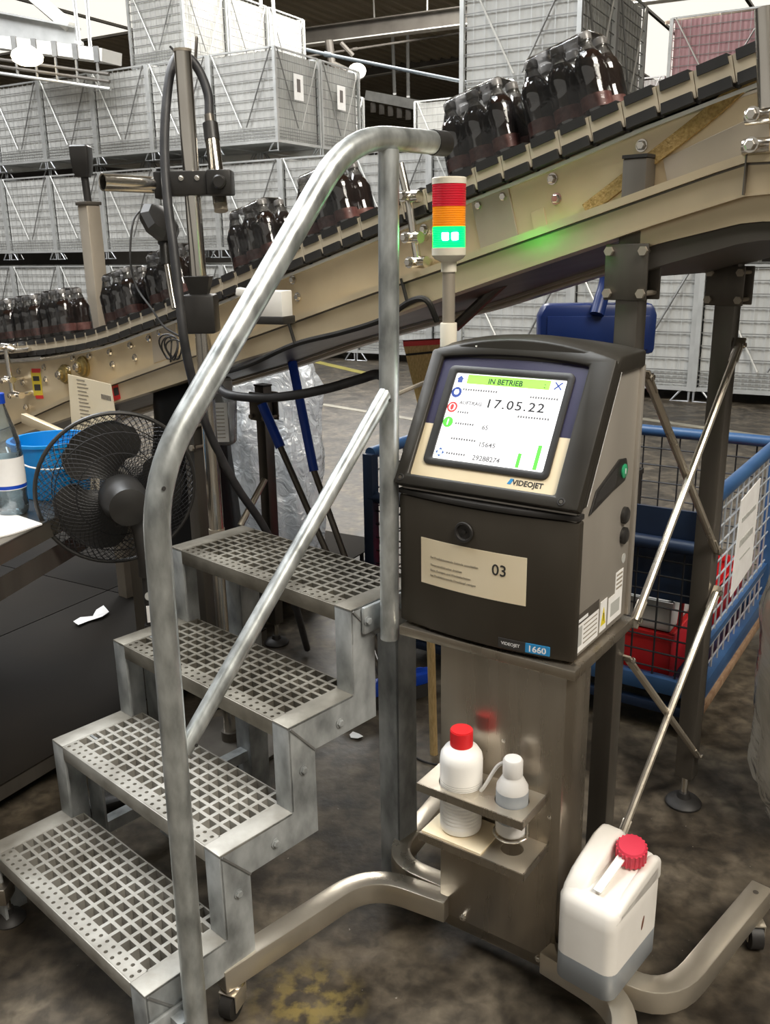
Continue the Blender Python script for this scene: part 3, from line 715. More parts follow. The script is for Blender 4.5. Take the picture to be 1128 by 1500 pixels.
t = thing('tie_rod', 'thin steel rod between the stair brace and the printer', 'rod', P0)
mb = MB(); mb.tube([P0, P1], 0.0045, 8); build('rod', mb, 'conv_grey', t)
mb = MB(); mb.tube([P0 - (P1 - P0).normalized() * .012, P0 + (P1 - P0).normalized() * .012], 0.009, 8); build('end_nut', mb, 'galv', t)

# ------------------------------------------------------------------ printer on its stand
MY = -0.6155; MU = V((math.cos(MY), math.sin(MY), 0)); MV = V((-math.sin(MY), math.cos(MY), 0)); MO = V((0.3299, 1.4541, 0.7217))
MT = frame(MO, MU, MV, V((0, 0, 1)))
stand = thing('printer_stand', 'stainless steel column stand with four curved feet on castors', 'stand', (MO.x, MO.y, 0))
C0, C1, CY0, CD = -0.272, -0.007, -0.008, 0.115
zb = 0.05 - MO.z
mb = MB(MT); mb.span(C0, C1, CY0, CY0 + CD, zb, -0.024); col_ = build('column', mb, 'stainless', stand, bevel=0.004)
mb = MB(MT); mb.span(-0.362, 0.012, -0.018, 0.272, -0.024, -0.004); build('top_plate', mb, 'stainless', stand, bevel=0.002)
mb = MB(MT); mb.span(C0 + 0.01, C1 - 0.01, CY0 - .0015, CY0, zb + .02, zb + .03)
for (a, c) in ((-0.215, 0.085), (-0.04, 0.07), (-0.03, 0.4), (-0.13, 0.53)):
    bolt('rivet', MT @ V((a, CY0, c - MO.z)), -MV, 0.006 if c < 0.1 else 0.003, col_, 'chrome')
mb = MB(MT); mb.span(C0 + .02, C1 + .03, CY0 + .0, CY0 + CD, zb + 0.0, zb + 0.03); build('base_plate', mb, 'stainless', stand, bevel=.003)
zl = 0.095 - MO.z
def leg(pts, rad=0.17):
    mb = MB(MT); mb.sweep(arc_pts([(a, b, zl) for a, b in pts], rad, 9), 0.045, 0.05); return build('curved_foot', mb, 'stainless_leg', stand, bevel=0.003)
LEGS = [[(-0.25, -0.008), (-0.44, -0.03), (-0.515, -0.42)], [(-0.25, 0.035), (-0.43, 0.03), (-0.47, 0.42)], [(-0.02, 0.04), (0.215, -0.03), (0.285, 0.40)], [(-0.02, -0.02), (0.165, -0.05), (0.235, -0.44)]]
for i, pts in enumerate(LEGS):
    lg = leg(pts, 0.09 if i == 1 else 0.17)
    (ax, bx), (ay, by) = pts[-1], pts[-2]
    d = V((ax - ay, bx - by, 0)).normalized(); e = V((ax, bx, 0)) - d * 0.035
    # castor
    cx, cy = e.x, e.y
    mb = MB(MT); mb.lathe([(0.020, -0.002), (0.020, -0.010), (0.016, -0.014)], 16, Matrix.Translation((cx, cy, zl - 0.024))); cs = build('castor', mb, 'chrome', stand)
    sw = V((0.25, -0.97, 0)) if i != 2 else V((0.5, -0.85, 0))
    s2 = sw.cross(V((0, 0, 1)))
    wc = V((cx, cy, 0.029 - MO.z)) + sw * 0.018
    RW = Matrix((sw, s2, V((0, 0, 1)))).transposed()
    mb = MB(MT)
    for q in (-1, 1): mb.box(wc + s2 * .0165 * q + V((0, 0, .010)) - sw * .006, (0.040, 0.003, 0.040), RW)
    mb.box(wc + V((0, 0, .0315)) - sw * .006, (0.046, 0.036, 0.004), RW); mb.box(wc + V((0, 0, .020)) - sw * .027, (0.004, 0.036, 0.024), RW)
    build('fork', mb, 'stainless_leg', cs, bevel=.0012)
    mb = MB(MT); mb.lathe([(0.022, -0.0135), (0.0295, -0.0125), (0.0295, 0.0125), (0.022, 0.0135)], 22, track(wc, wc + s2)); build('wheel', mb, 'rubber', cs)
    mb = MB(MT); mb.box(V((ax, bx, zl)) - d * .001, (0.036, 0.002, 0.036), Matrix.Rotation(math.atan2(d.y, d.x) - math.pi / 2, 3, 'Z')); build('end_plug', mb, 'black_plastic' if i == 0 else 'stainless_leg', lg, smooth=0)
    mb = MB(MT); mb.lathe([(0.006, 0), (0.006, .0008)], 10, Matrix.Translation((cx, cy, zl + .025))); build('stud', mb, 'leg_grey', lg)
# bottle shelves on the column
def shelf(z, a0, a1, b0, holes, nm, zt=0.003):
    """plate with round holes: strips between cells"""
    mb = MB(MT); z -= MO.z
    xs = [a0] + [h[0] - h[2] - .006 for h in holes for _ in (0,)][:0]
    cells = []; cur = a0
    for (hx, hy, hr) in holes:
        lo_, hi_ = hx - hr - .006, hx + hr + .006
        cells.append((cur, lo_, None)); cells.append((lo_, hi_, (hx, hy, hr))); cur = hi_
    cells.append((cur, a1, None))
    b1 = CY0
    for (p, q, h) in cells:
        if q - p < 1e-4: continue
        if h is None: mb.span(p, q, b0, b1, z - zt, z); continue
        hx, hy, hr = h; n = 24
        for zz in (z, z - zt):
            sq = []; ci = []
            for i in range(n):
                an = 2 * math.pi * i / n; c, s_ = math.cos(an), math.sin(an)
                tx_ = 1e9 if abs(c) < 1e-6 else ((q - hx) / c if c > 0 else (p - hx) / c)
                ty_ = 1e9 if abs(s_) < 1e-6 else ((b1 - hy) / s_ if s_ > 0 else (b0 - hy) / s_)
                tt = min(tx_, ty_); sq.append((hx + c * tt, hy + s_ * tt, zz)); ci.append((hx + c * hr, hy + s_ * hr, zz))
            for (X, Y) in ((q, b1), (p, b1), (p, b0), (q, b0)):
                j = min(range(n), key=lambda k_: (sq[k_][0] - X) ** 2 + (sq[k_][1] - Y) ** 2); sq[j] = (X, Y, zz)
            mb.add(sq + ci, [(i, (i + 1) % n, n + (i + 1) % n, n + i) for i in range(n)])
        mb.add([(hx + hr * math.cos(2 * math.pi * i / n), hy + hr * math.sin(2 * math.pi * i / n), zz) for zz in (z, z - zt) for i in range(n)], [(i, (i + 1) % n, n + (i + 1) % n, n + i) for i in range(n)])
    o = build(nm, mb, 'stainless_leg', stand, smooth=30)
    mb = MB(MT); mb.span(a0, a1, b0 - .002, b0 + .001, z - 0.016, z + .0005); build('shelf_lip', mb, 'stainless', o, smooth=0)
    mb = MB(MT); mb.span(a1 - .002, a1 + .001, b0, b1, z - 0.014, z + .001); build('shelf_lip', mb, 'stainless', o, smooth=0)
    return o
shelf(0.445, -0.263, -0.037, -0.108, [(-0.195, -0.055, 0.0435), (-0.085, -0.056, 0.0325)], 'bottle_shelf')
lsh = shelf(0.340, -0.255, -0.030, -0.112, [(-0.082, -0.056, 0.022)], 'bottle_shelf')
mb = MB(MT); mb.span(-0.252, -0.122, -0.108, -0.012, 0.340 - MO.z, 0.3435 - MO.z); build('shelf_mat', mb, 'paper_cream', lsh, smooth=0)
# ring hanger holding the small bottle
rp = MT @ V((-0.085, -0.056, 0.375 - MO.z))
mb = MB(); mb.tube([rp + V((math.cos(2 * math.pi * k / 28), math.sin(2 * math.pi * k / 28), 0)) * 0.0325 for k in range(28)], 0.0022, 8, close=True); rg = build('bottle_ring', mb, 'chrome', stand)
for s_ in (-1, 1):
    mb = MB(); mb.beam(rp + MU * 0.0325 * s_, rp + MU * 0.0325 * s_ + V((0, 0, 0.068)), 0.003, 0.008); build('hanger', mb, 'chrome', rg, smooth=0)

# bottles on the shelf
bp_ = MT @ V((-0.195, -0.055, 0.3437 - MO.z))
t = thing('chemical_bottle', 'white ribbed bottle with red screw cap in the stand shelf', 'bottle', bp_)
mb = MB(); pr = [(0.030, 0), (0.0355, 0.004), (0.0365, 0.012)]; KS = 1.12; KZ = 0.875
for i in range(9): pr += [(0.0365, 0.022 + i * .009), (0.0350, 0.0255 + i * .009), (0.0365, 0.029 + i * .009)]
pr += [(0.0368, 0.108), (0.0370, 0.172), (0.0355, 0.186), (0.029, 0.199), (0.020, 0.205), (0.0185, 0.207), (0.0185, 0.212)]
mb.lathe([(r * KS, z * KZ) for r, z in pr], 32, Matrix.Translation(bp_)); bb = build('body', mb, 'bottle_white', t, smooth=50)
for z in (0.118, 0.122, 0.127):
    mb = MB(); mb.lathe([(0.0374 * KS, z * KZ), (0.0374 * KS, (z + .001) * KZ)], 32, Matrix.Translation(bp_), cap=False); build('print_line', mb, 'grey_plastic', bb)
mb = MB()
pts = []
for k in range(80):
    r = 0.0213 + (0.0006 if k % 2 else 0); a = 2 * math.pi * k / 80; pts.append((r * math.cos(a), r * math.sin(a)))
mb.prism(pts, 0.031, Matrix.Translation(bp_ + V((0, 0, 0.181)))); mb.lathe([(0.0205, 0), (0.0205, 0.002)], 32, Matrix.Translation(bp_ + V((0, 0, 0.212)))); build('screw_cap', mb, 'cap_red', t, smooth=50)
bp2 = MT @ V((-0.085, -0.056, 0.3765 - MO.z))
t = thing('wash_bottle', 'small translucent dropper bottle with grey liquid beside the red capped bottle', 'bottle', bp2)
mb = MB(); mb.lathe([(0.025, 0), (0.0295, 0.004), (0.030, 0.010), (0.030, 0.088), (0.0295, 0.10), (0.021, 0.116), (0.0165, 0.124), (0.0165, 0.13)], 26, Matrix.Translation(bp2)); build('body', mb, 'translucent', t, smooth=50)
mb = MB(); mb.lathe([(0.0304, 0.03), (0.0305, 0.032), (0.0305, 0.090), (0.0302, 0.092)], 26, Matrix.Translation(bp2), cap=False); build('liquid', mb, 'can_liquid', t)
mb = MB(); mb.lathe([(0.0185, 0.122), (0.019, 0.126), (0.0185, 0.152), (0.016, 0.156), (0.004, 0.157)], 26, Matrix.Translation(bp2)); cp_ = build('cap', mb, 'translucent', t, smooth=50)
mb = MB(); mb.tube(spline([bp2 + V((0, 0, .142)) - MU * .018, bp2 + V((0, 0, .125)) - MU * .034, bp2 + V((0, 0, .085)) - MU * .052 - MV * .01, bp2 + V((0, 0, .072)) - MU * .06 - MV * .012], 5), 0.0035, 8); build('strap', mb, 'translucent', cp_)

# jerrycan resting on the feet of the stand
JU = V((0.66, 0.75, 0)).normalized(); JV = V((-0.75, 0.66, 0)).normalized()
jo = at_z(893, 1478, 0.1205); jo.z = 0.1205
JT = frame(jo, JU, JV, V((0, 0, 1)))
can = thing('jerrycan', 'white plastic jerrycan with pink red cap, some grey liquid inside', 'canister', jo)
JL, JW, JH = 0.190, 0.118, 0.232
def rrect(x0, x1, y0, y1, r, n=5):
    out = []
    for (cx, cy, a0) in ((x1 - r, y1 - r, 0), (x0 + r, y1 - r, 90), (x0 + r, y0 + r, 180), (x1 - r, y0 + r, 270)):
        for k in range(n + 1):
            a = R_(a0 + 90 * k / n); out.append((cx + r * math.cos(a), cy + r * math.sin(a)))
    return out
def loft(mb, rings, cap=True):
    n = len(rings[0]); vs = [p for r in rings for p in r]; fs = []
    for i in range(len(rings) - 1):
        for k in range(n): fs.append((i * n + k, i * n + (k + 1) % n, (i + 1) * n + (k + 1) % n, (i + 1) * n + k))
    if cap: fs += [tuple(range(n))[::-1], tuple(len(vs) - n + k for k in range(n))]
    mb.add(vs, fs)
def ring_at(z, ins, r, zf=None):
    return [(x, y, (zf(x, y) if zf else z)) for x, y in rrect(ins, JL - ins, ins, JW - ins, r)]
top = lambda dz: (lambda x, y: 0.178 + 0.024 * min(1, max(0, x / JL)) + dz)
mb = MB(JT); loft(mb, [ring_at(0.062, 0.0, .022), ring_at(0.15, 0.0, .022), ring_at(0, 0.0, .022, top(0)), ring_at(0, 0.006, .022, top(0.010)), ring_at(0, 0.02, .018, top(0.016))]); bd = build('body', mb, 'can_white', can, smooth=60)
mb = MB(JT); loft(mb, [ring_at(0.0, 0.008, .020), ring_at(0.008, 0.0, .022), ring_at(0.0625, 0.0, .022)]); build('liquid_level', mb, 'can_liquid', can, smooth=60)
# raised shoulders either side of the cap recess
hp_ = [(0.004, 0.165), (0.022, 0.196), (0.050, 0.216), (0.130, 0.246), (0.165, 0.247), (0.186, 0.230), (0.189, 0.165)]
mb = MB(JT); mb.prism(hp_, JW * 0.40, Matrix(((1, 0, 0, 0), (0, 0, 1, JW * 0.60), (0, 1, 0, 0), (0, 0, 0, 1)))); build('handle', mb, 'can_white', can, bevel=0.011, seg=3, smooth=70)
hp_ = [(0.004, 0.165), (0.020, 0.192), (0.060, 0.204), (0.165, 0.222), (0.186, 0.210), (0.189, 0.165)]
mb = MB(JT); mb.prism(hp_, JW * 0.17, Matrix(((1, 0, 0, 0), (0, 0, 1, 0), (0, 1, 0, 0), (0, 0, 0, 1)))); build('shoulder', mb, 'can_white', can, bevel=0.009, seg=3, smooth=70)
nk = V((0.140, JW * 0.36, 0.204)); nd = V((-0.22, -0.10, 1)).normalized()
mb = MB(JT); mb.lathe([(0.021, -0.01), (0.021, 0.018)], 24, track(nk, nk + nd)); build('neck', mb, 'can_white', can)
pts = []
for k in range(20):
    for (da, rr) in ((0, 0.0285), (0.3, 0.0285), (0.5, 0.0262), (0.8, 0.0262)):
        a = 2 * math.pi * (k // 1 + da) / 20; pts.append((rr * math.cos(a), rr * math.sin(a)))
mb = MB(JT); mb.prism(pts, 0.030, track(nk + nd * .016, nk + nd)); mb.lathe([(0.0265, 0.03), (0.024, 0.034), (0.004, 0.035)], 24, track(nk + nd * .016, nk + nd), cap=True); build('screw_cap', mb, 'cap_pink', can, smooth=30)
mb = MB(JT); mb.beam((0.112, JW * .40, 0.232), (0.028, JW * .44, 0.205), 0.017, 0.005, (0, 0, 1)); build('spout_tab', mb, 'bottle_white', can, bevel=.002)
mb = MB(JT); mb.lathe([(0.010, 0), (0.010, .0006)], 10, frame(V((0.115, -0.0003, 0.11)), V((1, 0, 0)), V((0.25, 0, 1)), V((0, -1, 0))), sx=.35, sy=1.4); build('brown_stain', mb, 'stain_brown', can)

# ------------------------------------------------------------------ printer body
pr_ = thing('inkjet_printer', 'grey steel industrial inkjet printer with lit touch screen, on the column stand', 'printer', MO)
PW = 0.37
# side profile (b, c)
prof = [(0.006, 0.0), (0.270, 0.0), (0.272, 0.50), (0.262, 0.520), (0.140, 0.522), (0.0, 0.285)]
def M_side(a0): return Matrix(((0, 0, 1, a0), (1, 0, 0, 0), (0, 1, 0, 0), (0, 0, 0, 1)))
mb = MB(MT); mb.prism(prof, PW - 0.012, M_side(-PW + 0.006)); build('cabinet', mb, 'side_metal', pr_, bevel=0.003)
# curved front door
def bow(a): # forward bulge of the front
    u_ = (a + PW / 2) / (PW / 2); return -0.020 * (1 - u_ * u_)
na = 18
mb = MB(MT)
va = [-PW + PW * i / na for i in range(na + 1)]
def bowed(mb, c0f, c1f, back, off=0.0, vv=va):
    vs = []; n = len(vv)
    for a in vv: vs += [(a, bow(a) + off, c0f(a)), (a, bow(a) + off, c1f(a)), (a, back, c1f(a)), (a, back, c0f(a))]
    fs = []
    for i in range(n - 1):
        for k in range(4): fs.append((i * 4 + k, i * 4 + (k + 1) % 4, i * 4 + 4 + (k + 1) % 4, i * 4 + 4 + k))
    fs += [(0, 1, 2, 3), (n * 4 - 1, n * 4 - 2, n * 4 - 3, n * 4 - 4)]
    mb.add(vs, fs)
bowed(mb, lambda a: 0.002, lambda a: 0.262, 0.02)
door = build('front_door', mb, 'door_metal', pr_, bevel=0.004)
mb = MB(MT); bowed(mb, lambda a: 0.264, lambda a: 0.274, 0.02, -0.003); build('door_gasket', mb, 'rubber', pr_, bevel=.002)
# knob hole
kp = MT @ V((-0.213, bow(-0.213) - .0005, 0.216))
mb = MB(); mb.lathe([(0.0145, 0), (0.0185, 0.001), (0.0195, 0.004), (0.0185, 0.006), (0.0150, 0.006), (0.0135, 0.001)], 28, track(kp, kp - MV), cap=False); lk = build('lock', mb, 'rubber', door)
mb = MB(); mb.lathe([(0.0140, 0.0002), (0.0140, 0.0008)], 24, track(kp, kp - MV)); build('lock_core', mb, 'ink', lk)
mb = MB(); mb.lathe([(0.004, 0), (0.004, 0.003)], 16, track(kp - MV * .001, kp - MV)); build('key_slot', mb, 'black_plastic', lk)
# paper notice following the bow of the door
mb = MB(MT); vv = [-0.313 + 0.224 * i / 10 for i in range(11)]
vs = []
for a in vv: vs += [(a, bow(a) - .0008, 0.096), (a, bow(a) - .0008, 0.187), (a, bow(a) - .0002, 0.187), (a, bow(a) - .0002, 0.096)]
fs = []
for i in range(10):
    for k in range(4): fs.append((i * 4 + k, i * 4 + (k + 1) % 4, i * 4 + 4 + (k + 1) % 4, i * 4 + 4 + k))
mb.add(vs, fs + [(0, 1, 2, 3), (43, 42, 41, 40)]); note = build('paper_notice', mb, 'paper_cream', door, smooth=60)
def door_text(body, size, a, c, mat, par, bold=0, sx=1.0, name='lettering'):
    o = text(body, size, Matrix.Identity(4), mat, None, name, bold=bold, sx=sx)
    iv = INV[par.name]
    for v_ in o.data.vertices:
        A_ = a + v_.co.x; p = MT @ V((A_, bow(A_) - 0.0012 - v_.co.z, c + v_.co.y)); v_.co = iv @ p
    o.parent = par; INV[o.name] = iv; return o
door_text('03', 0.030, -0.156, 0.145, 'ink', door, 0.0002)
door_text('Bei Produktionsende Gebinde ausschleifen', 0.0062, -0.290, 0.150, 'ink_grey', door)
for c, tx_ in ((0.135, 'Tintenstrahldrucker drücken'), (0.1245, 'Beim Reinigen und Wechselarbeiten'), (0.114, 'bei Produktionsende Druckkopf reinigen')):
    door_text(tx_, 0.0062, -0.290, c, 'ink_grey', door)
# model plate
mb = MB(MT); vv = [-0.140 + 0.053 * i / 4 for i in range(5)]; vs = []
bowed(mb, lambda a: 0.0075 + 0.0, lambda a: 0.0255, -0.004, -0.0014, vv); pl = build('model_plate', mb, 'ink', door, smooth=60)
mb = MB(MT); vv = [-0.087 + 0.045 * i / 4 for i in range(5)]
bowed(mb, lambda a: 0.0075, lambda a: 0.0255, -0.004, -0.0014, vv); build('model_plate', mb, 'plate_blue', door, smooth=60)
door_text('VIDEOJET', 0.0085, -0.134, 0.0135, 'plate_white', door, 0.0001)
door_text('1660', 0.0165, -0.083, 0.0105, 'plate_white', door, 0.0004, 1.05)
# bezel (sloped head). local axes on the slope: a, t (up the slope), n (out)
be = V((0, 0.518, 0.856)); bn = V((0, -0.856, 0.518))
BO = V((0, -0.007, 0.281))
BT = MT @ frame(BO, V((1, 0, 0)), be, bn)
def bz(mb, poly, n0, n1): mb.prism(poly, n1 - n0, Matrix.Translation((0, 0, n0)))
def arch(a0, a1, t0, t1, bulge, n=14):
    p = [(a0, t0), (a1, t0)]
    for i in range(n + 1):
        a = a1 + (a0 - a1) * i / n; u_ = (a - (a0 + a1) / 2) / ((a1 - a0) / 2); p.append((a, t1 + bulge * (1 - u_ * u_)))
    return p
# frame ring around the panel recess
outer = arch(-0.372, 0.002, 0.000, 0.276, 0.030); 
def frame_ring(mb, o_, i_, n0, n1):
    k = len(o_)
    vs = [(p[0], p[1], n1) for p in o_] + [(p[0], p[1], n1) for p in i_] + [(p[0], p[1], n0) for p in o_] + [(p[0], p[1], n0) for p in i_]
    fs = []
    for j in range(k):
        q = (j + 1) % k
        fs += [(j, q, k + q, k + j), (2 * k + j, 3 * k + j, 3 * k + q, 2 * k + q), (j, 2 * k + j, 2 * k + q, q), (k + j, k + q, 3 * k + q, 3 * k + j)]
    mb.add(vs, fs)
inner = arch(-0.345, -0.046, 0.022, 0.262, 0.010)
mb = MB(BT); frame_ring(mb, outer, inner, -0.012, 0.014); build('bezel', mb, 'bezel', pr_, bevel=0.005)
# rounded hood over the top
hood = []
mb = MB(MT)
rings = []
for b in (0.128, 0.150, 0.20, 0.268):
    rg_ = []
    for i in range(15):
        a = 0.003 - (PW + 0.006) * i / 14; u_ = (a + PW / 2) / (PW / 2); bl = 0.030 if b < .2 else (0.026 if b < .25 else .016)
        rg_.append((a, b, 0.515 + bl * (1 - u_ * u_) + (0.012 if b > .14 else 0.004)))
    rg_ += [(-PW - .003, b, 0.497), (0.003, b, 0.497)]; rings.append(rg_)
loft(mb, rings); build('hood', mb, 'bezel', pr_, bevel=.004, smooth=40)
# panels: recessed facia in two colours
mb = MB(BT)
pa_ = arch(-0.350, -0.041, 0.128, 0.268, 0.010); bz(mb, pa_, -0.004, 0.004); build('facia', mb, 'panel_blue', pr_, smooth=0)
mb = MB(BT); bz(mb, [(-0.350, 0.018), (-0.041, 0.018), (-0.041, 0.128), (-0.350, 0.128)], -0.004, 0.0042); build('facia', mb, 'panel_cream', pr_, smooth=0)
mb = MB(BT); frame_ring(mb, rrect(-0.325, -0.068, 0.047, 0.248, .012), rrect(-0.3075, -0.081, 0.0605, 0.2335, .003), 0.0, 0.0085); build('screen_frame', mb, 'black_plastic', pr_, bevel=.002)
mb = MB(BT); bz(mb, [(-0.309, 0.059), (-0.080, 0.059), (-0.080, 0.235), (-0.309, 0.235)], 0.001, 0.0048); scr = build('touch_screen', mb, 'screen_white', pr_, smooth=0)
SC0, SC1, ST0, ST1 = -0.3075, -0.081, 0.0605, 0.2335
def sp(u_, v_): return (SC0 + (SC1 - SC0) * u_, ST1 - (ST1 - ST0) * v_)
def srect(u0, u1, v0, v1, mat, nm, n=0.0052):
    mb = MB(BT); x0, y0 = sp(u0, v1); x1, y1 = sp(u1, v0); bz(mb, [(x0, y0), (x1, y0), (x1, y1), (x0, y1)], 0.0048, n); return build(nm, mb, mat, scr, smooth=0)
def sdisc(u0, v0, r, mat, nm, n=0.0052, seg=20):
    mb = MB(BT); x, y = sp(u0, v0); mb.lathe([(r, 0.0048), (r, n)], seg, Matrix.Translation((x, y, 0))); return build(nm, mb, mat, scr, smooth=0)
def stext(body, size, u0, v0, mat, sx=1.0, bold=0.0, space=1.0):
    x, y = sp(u0, v0); return text(body, size, BT @ Matrix.Translation((x, y, 0.0056)), mat, scr, 'lettering', bold=bold, sx=sx, space=space)
srect(0.115, 0.865, 0.012, 0.115, 'screen_green', 'status_bar')
stext('IN BETRIEB', 0.0148, 0.315, 0.100, 'screen_ink', 0.98, 0.0002)
stext(':', 0.016, 0.815, 0.098, 'screen_ink')
stext('17.05.22', 0.0245, 0.345, 0.37, 'screen_ink', 1.22, 0.0003, 1.16)
stext('AUFTRAG', 0.0098, 0.105, 0.36, 'screen_soft', 1.1, 0.0003)
stext('65', 0.0125, 0.375, 0.62, 'screen_soft', 1.1, 0.0003)
stext('15645', 0.0130, 0.385, 0.81, 'screen_soft', 1.1, 0.0003)
stext('29288274', 0.0135, 0.365, 0.965, 'screen_soft', 1.05, 0.00035)
for (u0, u1, v0) in ((0.10, 0.43, 0.185), (0.11, 0.22, 0.45), (0.12, 0.30, 0.58), (0.12, 0.36, 0.755), (0.115, 0.30, 0.925), (0.72, 0.97, 0.21), (0.66, 0.94, 0.435)):
    n_ = int((u1 - u0) / 0.022)
    mb = MB(BT)
    for i in range(n_):
        x0, y0 = sp(u0 + (u1 - u0) * i / n_, v0 + 0.012); x1, y1 = sp(u0 + (u1 - u0) * (i + .66) / n_, v0 - 0.012); bz(mb, [(x0, y0), (x1, y0), (x1, y1), (x0, y1)], .0048, .0052)
    build('fine_print', mb, 'screen_soft', scr, smooth=0, kind='stuff')
for (v0, mt) in ((0.225, 'screen_bluei'), (0.40, 'screen_redi'), (0.575, 'screen_greeni')):
    sdisc(0.048, v0, 0.0108, mt, 'screen_icon'); sdisc(0.048, v0, 0.0052 if v0 < .3 else 0.0070, 'screen_white' if v0 < .5 else mt, 'screen_icon', 0.0055)
srect(0.033, 0.063, 0.195, 0.235, 'screen_white', 'screen_icon', .0058)
mb = MB(BT); x, y = sp(0.048, 0.40); mb.lathe([(0.0062, .0050), (0.0062, .0058)], 16, Matrix.Translation((x, y, 0)), sx=.6); build('screen_icon', mb, 'screen_redi', scr, smooth=0)
srect(0.043, 0.053, 0.54, 0.61, 'screen_white', 'screen_icon', .0058)
# home, wrench and arrows icons
mb = MB(BT); x, y = sp(0.05, 0.075); bz(mb, [(x - .005, y - .006), (x + .005, y - .006), (x + .005, y + .001), (x + .008, y + .001), (x, y + .008), (x - .008, y + .001), (x - .005, y + .001)], .0048, .0054); build('screen_icon', mb, 'screen_bluei', scr, smooth=0)
for s_ in (-1, 1):
    mb = MB(BT); x, y = sp(0.935, 0.065); mb.beam((x - .007, y - .007 * s_, .0052), (x + .007, y + .007 * s_, .0052), 0.0026, 0.0008); build('screen_icon', mb, 'screen_bluei', scr, smooth=0)
srect(0.012, 0.098, 0.865, 0.985, 'screen_pale', 'screen_icon')
x, y = sp(0.055, 0.925)
for (dx, dy) in ((0, 1), (1, 0), (0, -1), (-1, 0)):
    c = V((x, y)) + V((dx, dy)) * .0088; q = V((-dy, dx)) * .0032; a1 = c - V((dx, dy)) * .0035
    mb = MB(BT); bz(mb, [(c.x, c.y), (a1.x + q.x, a1.y + q.y), (a1.x - q.x, a1.y - q.y)], .0050, .0057); build('screen_icon', mb, 'screen_bluei', scr, smooth=0)
srect(0.755, 0.785, 0.83, 0.985, 'screen_greeni', 'level_bar'); srect(0.905, 0.938, 0.72, 0.985, 'screen_greeni', 'level_bar')
# brand lettering below the screen
text('VIDEOJET', 0.0135, BT @ Matrix.Translation((-0.133, 0.0315, 0.0046)), 'ink', pr_, 'lettering', bold=0.0003, sx=1.02)
mb = MB(BT); bz(mb, [(-0.143, 0.0315), (-0.136, 0.0315), (-0.131, 0.042), (-0.138, 0.042)], .004, .0046); build('brand_mark', mb, 'plate_blue', pr_, smooth=0)
for (a, t_) in ((-0.030, 0.0115), (-0.358, 0.0115)):
    P = BT @ V((a, t_, 0.0142)); bnw = (BT.to_3x3() @ V((0, 0, 1))).normalized()
    mb = MB(); mb.lathe([(0.0075, 0), (0.0065, .0012), (0.0048, .0012), (0.0046, .0002)], 18, track(P, P + bnw), cap=False); sc_ = build('screw', mb, 'rubber', pr_)
    mb = MB(); mb.lathe([(0.0042, .0002), (0.0035, .0015)], 14, track(P, P + bnw)); build('screw_head', mb, 'chrome', sc_)
P = BT @ V((-0.277, 0.286, 0.014)); mb = MB(); mb.lathe([(0.003, 0), (0.002, .002)], 10, track(P, P + bnw)); build('screw', mb, 'chrome', pr_)
# right side details (a = 0 plane faces +u)
def side_poly(poly, h, mat, nm, par=pr_, bevel=0, a0=-0.006):
    mb = MB(MT); mb.prism(poly, h, M_side(a0)); return build(nm, mb, mat, par, bevel=bevel, smooth=30)
side_poly([(0.004, 0.286), (0.020, 0.286), (0.152, 0.508), (0.138, 0.515)], 0.0085, 'bezel', 'edge_trim')
side_poly([(0.020, 0.286), (0.0225, 0.286), (0.1545, 0.508), (0.152, 0.508)], 0.0085, 'plate_white', 'edge_trim')
hd = side_poly([(0.048, 0.262), (0.075, 0.300), (0.180, 0.337), (0.212, 0.333), (0.224, 0.312), (0.212, 0.290), (0.150, 0.282)], 0.004, 'black_plastic', 'grip_recess', bevel=.0015)
side_poly([(0.068, 0.278), (0.086, 0.298), (0.166, 0.324), (0.162, 0.292)], 0.0048, 'ink', 'grip_hollow', hd)
P = MT @ V((-0.0018, 0.200, 0.311)); mb = MB(); mb.lathe([(0.0135, 0), (0.0135, .002), (0.012, .003)], 22, track(P, P + MU)); bt = build('power_button', mb, 'button_green', hd)
mb = MB(); mb.box(P + MU * .0035 , (.0012, .003, .010), rotz(MY)); build('power_mark', mb, 'plate_white', bt, smooth=0)
for (b_, c_) in ((0.224, 0.219), (0.226, 0.178)):
    P = MT @ V((-0.006, b_, c_)); mb = MB(); mb.lathe([(0.0165, 0), (0.0165, .006), (0.0125, .009), (0.003, .0095)], 24, track(P, P + MU)); build('blank_plug', mb, 'black_plastic', pr_)
def quad(b0, b1, c0, c1, mat, nm, par=pr_, a0=-0.006, h=.0008): return side_poly([(b0, c0), (b1, c0), (b1, c1), (b0, c1)], h, mat, nm, par, a0=a0)
q = quad(0.012, 0.122, 0.008, 0.063, 'paper_white', 'warning_label'); quad(0.012, 0.122, 0.063, 0.082, 'leg_grey', 'label_band', q)
quad(0.016, 0.045, 0.02, 0.058, 'grey_plastic', 'label_picture', q, -.006, .0011)
for i in range(5): quad(0.052, 0.115, 0.018 + i * .009, 0.0205 + i * .009, 'ink_grey', 'fine_print', q, -.006, .0011)
quad(0.020, 0.07, 0.067, 0.073, 'plate_white', 'fine_print', q, -.006, .0011)
q = quad(0.130, 0.162, 0.010, 0.072, 'paper_white', 'warning_label'); side_poly([(0.134, 0.022), (0.158, 0.022), (0.146, 0.058)], .0012, 'warn_yellow', 'warning_triangle', q)
side_poly([(0.145, 0.030), (0.147, 0.030), (0.1475, 0.046), (0.1445, 0.046)], .0015, 'ink', 'warning_mark', q)
q = quad(0.170, 0.240, 0.012, 0.066, 'paper_white', 'type_label'); quad(0.182, 0.228, 0.024, 0.052, 'grey_plastic', 'label_picture', q, -.006, .0011)
q = quad(0.202, 0.240, 0.066, 0.108, 'paper_white', 'type_label')
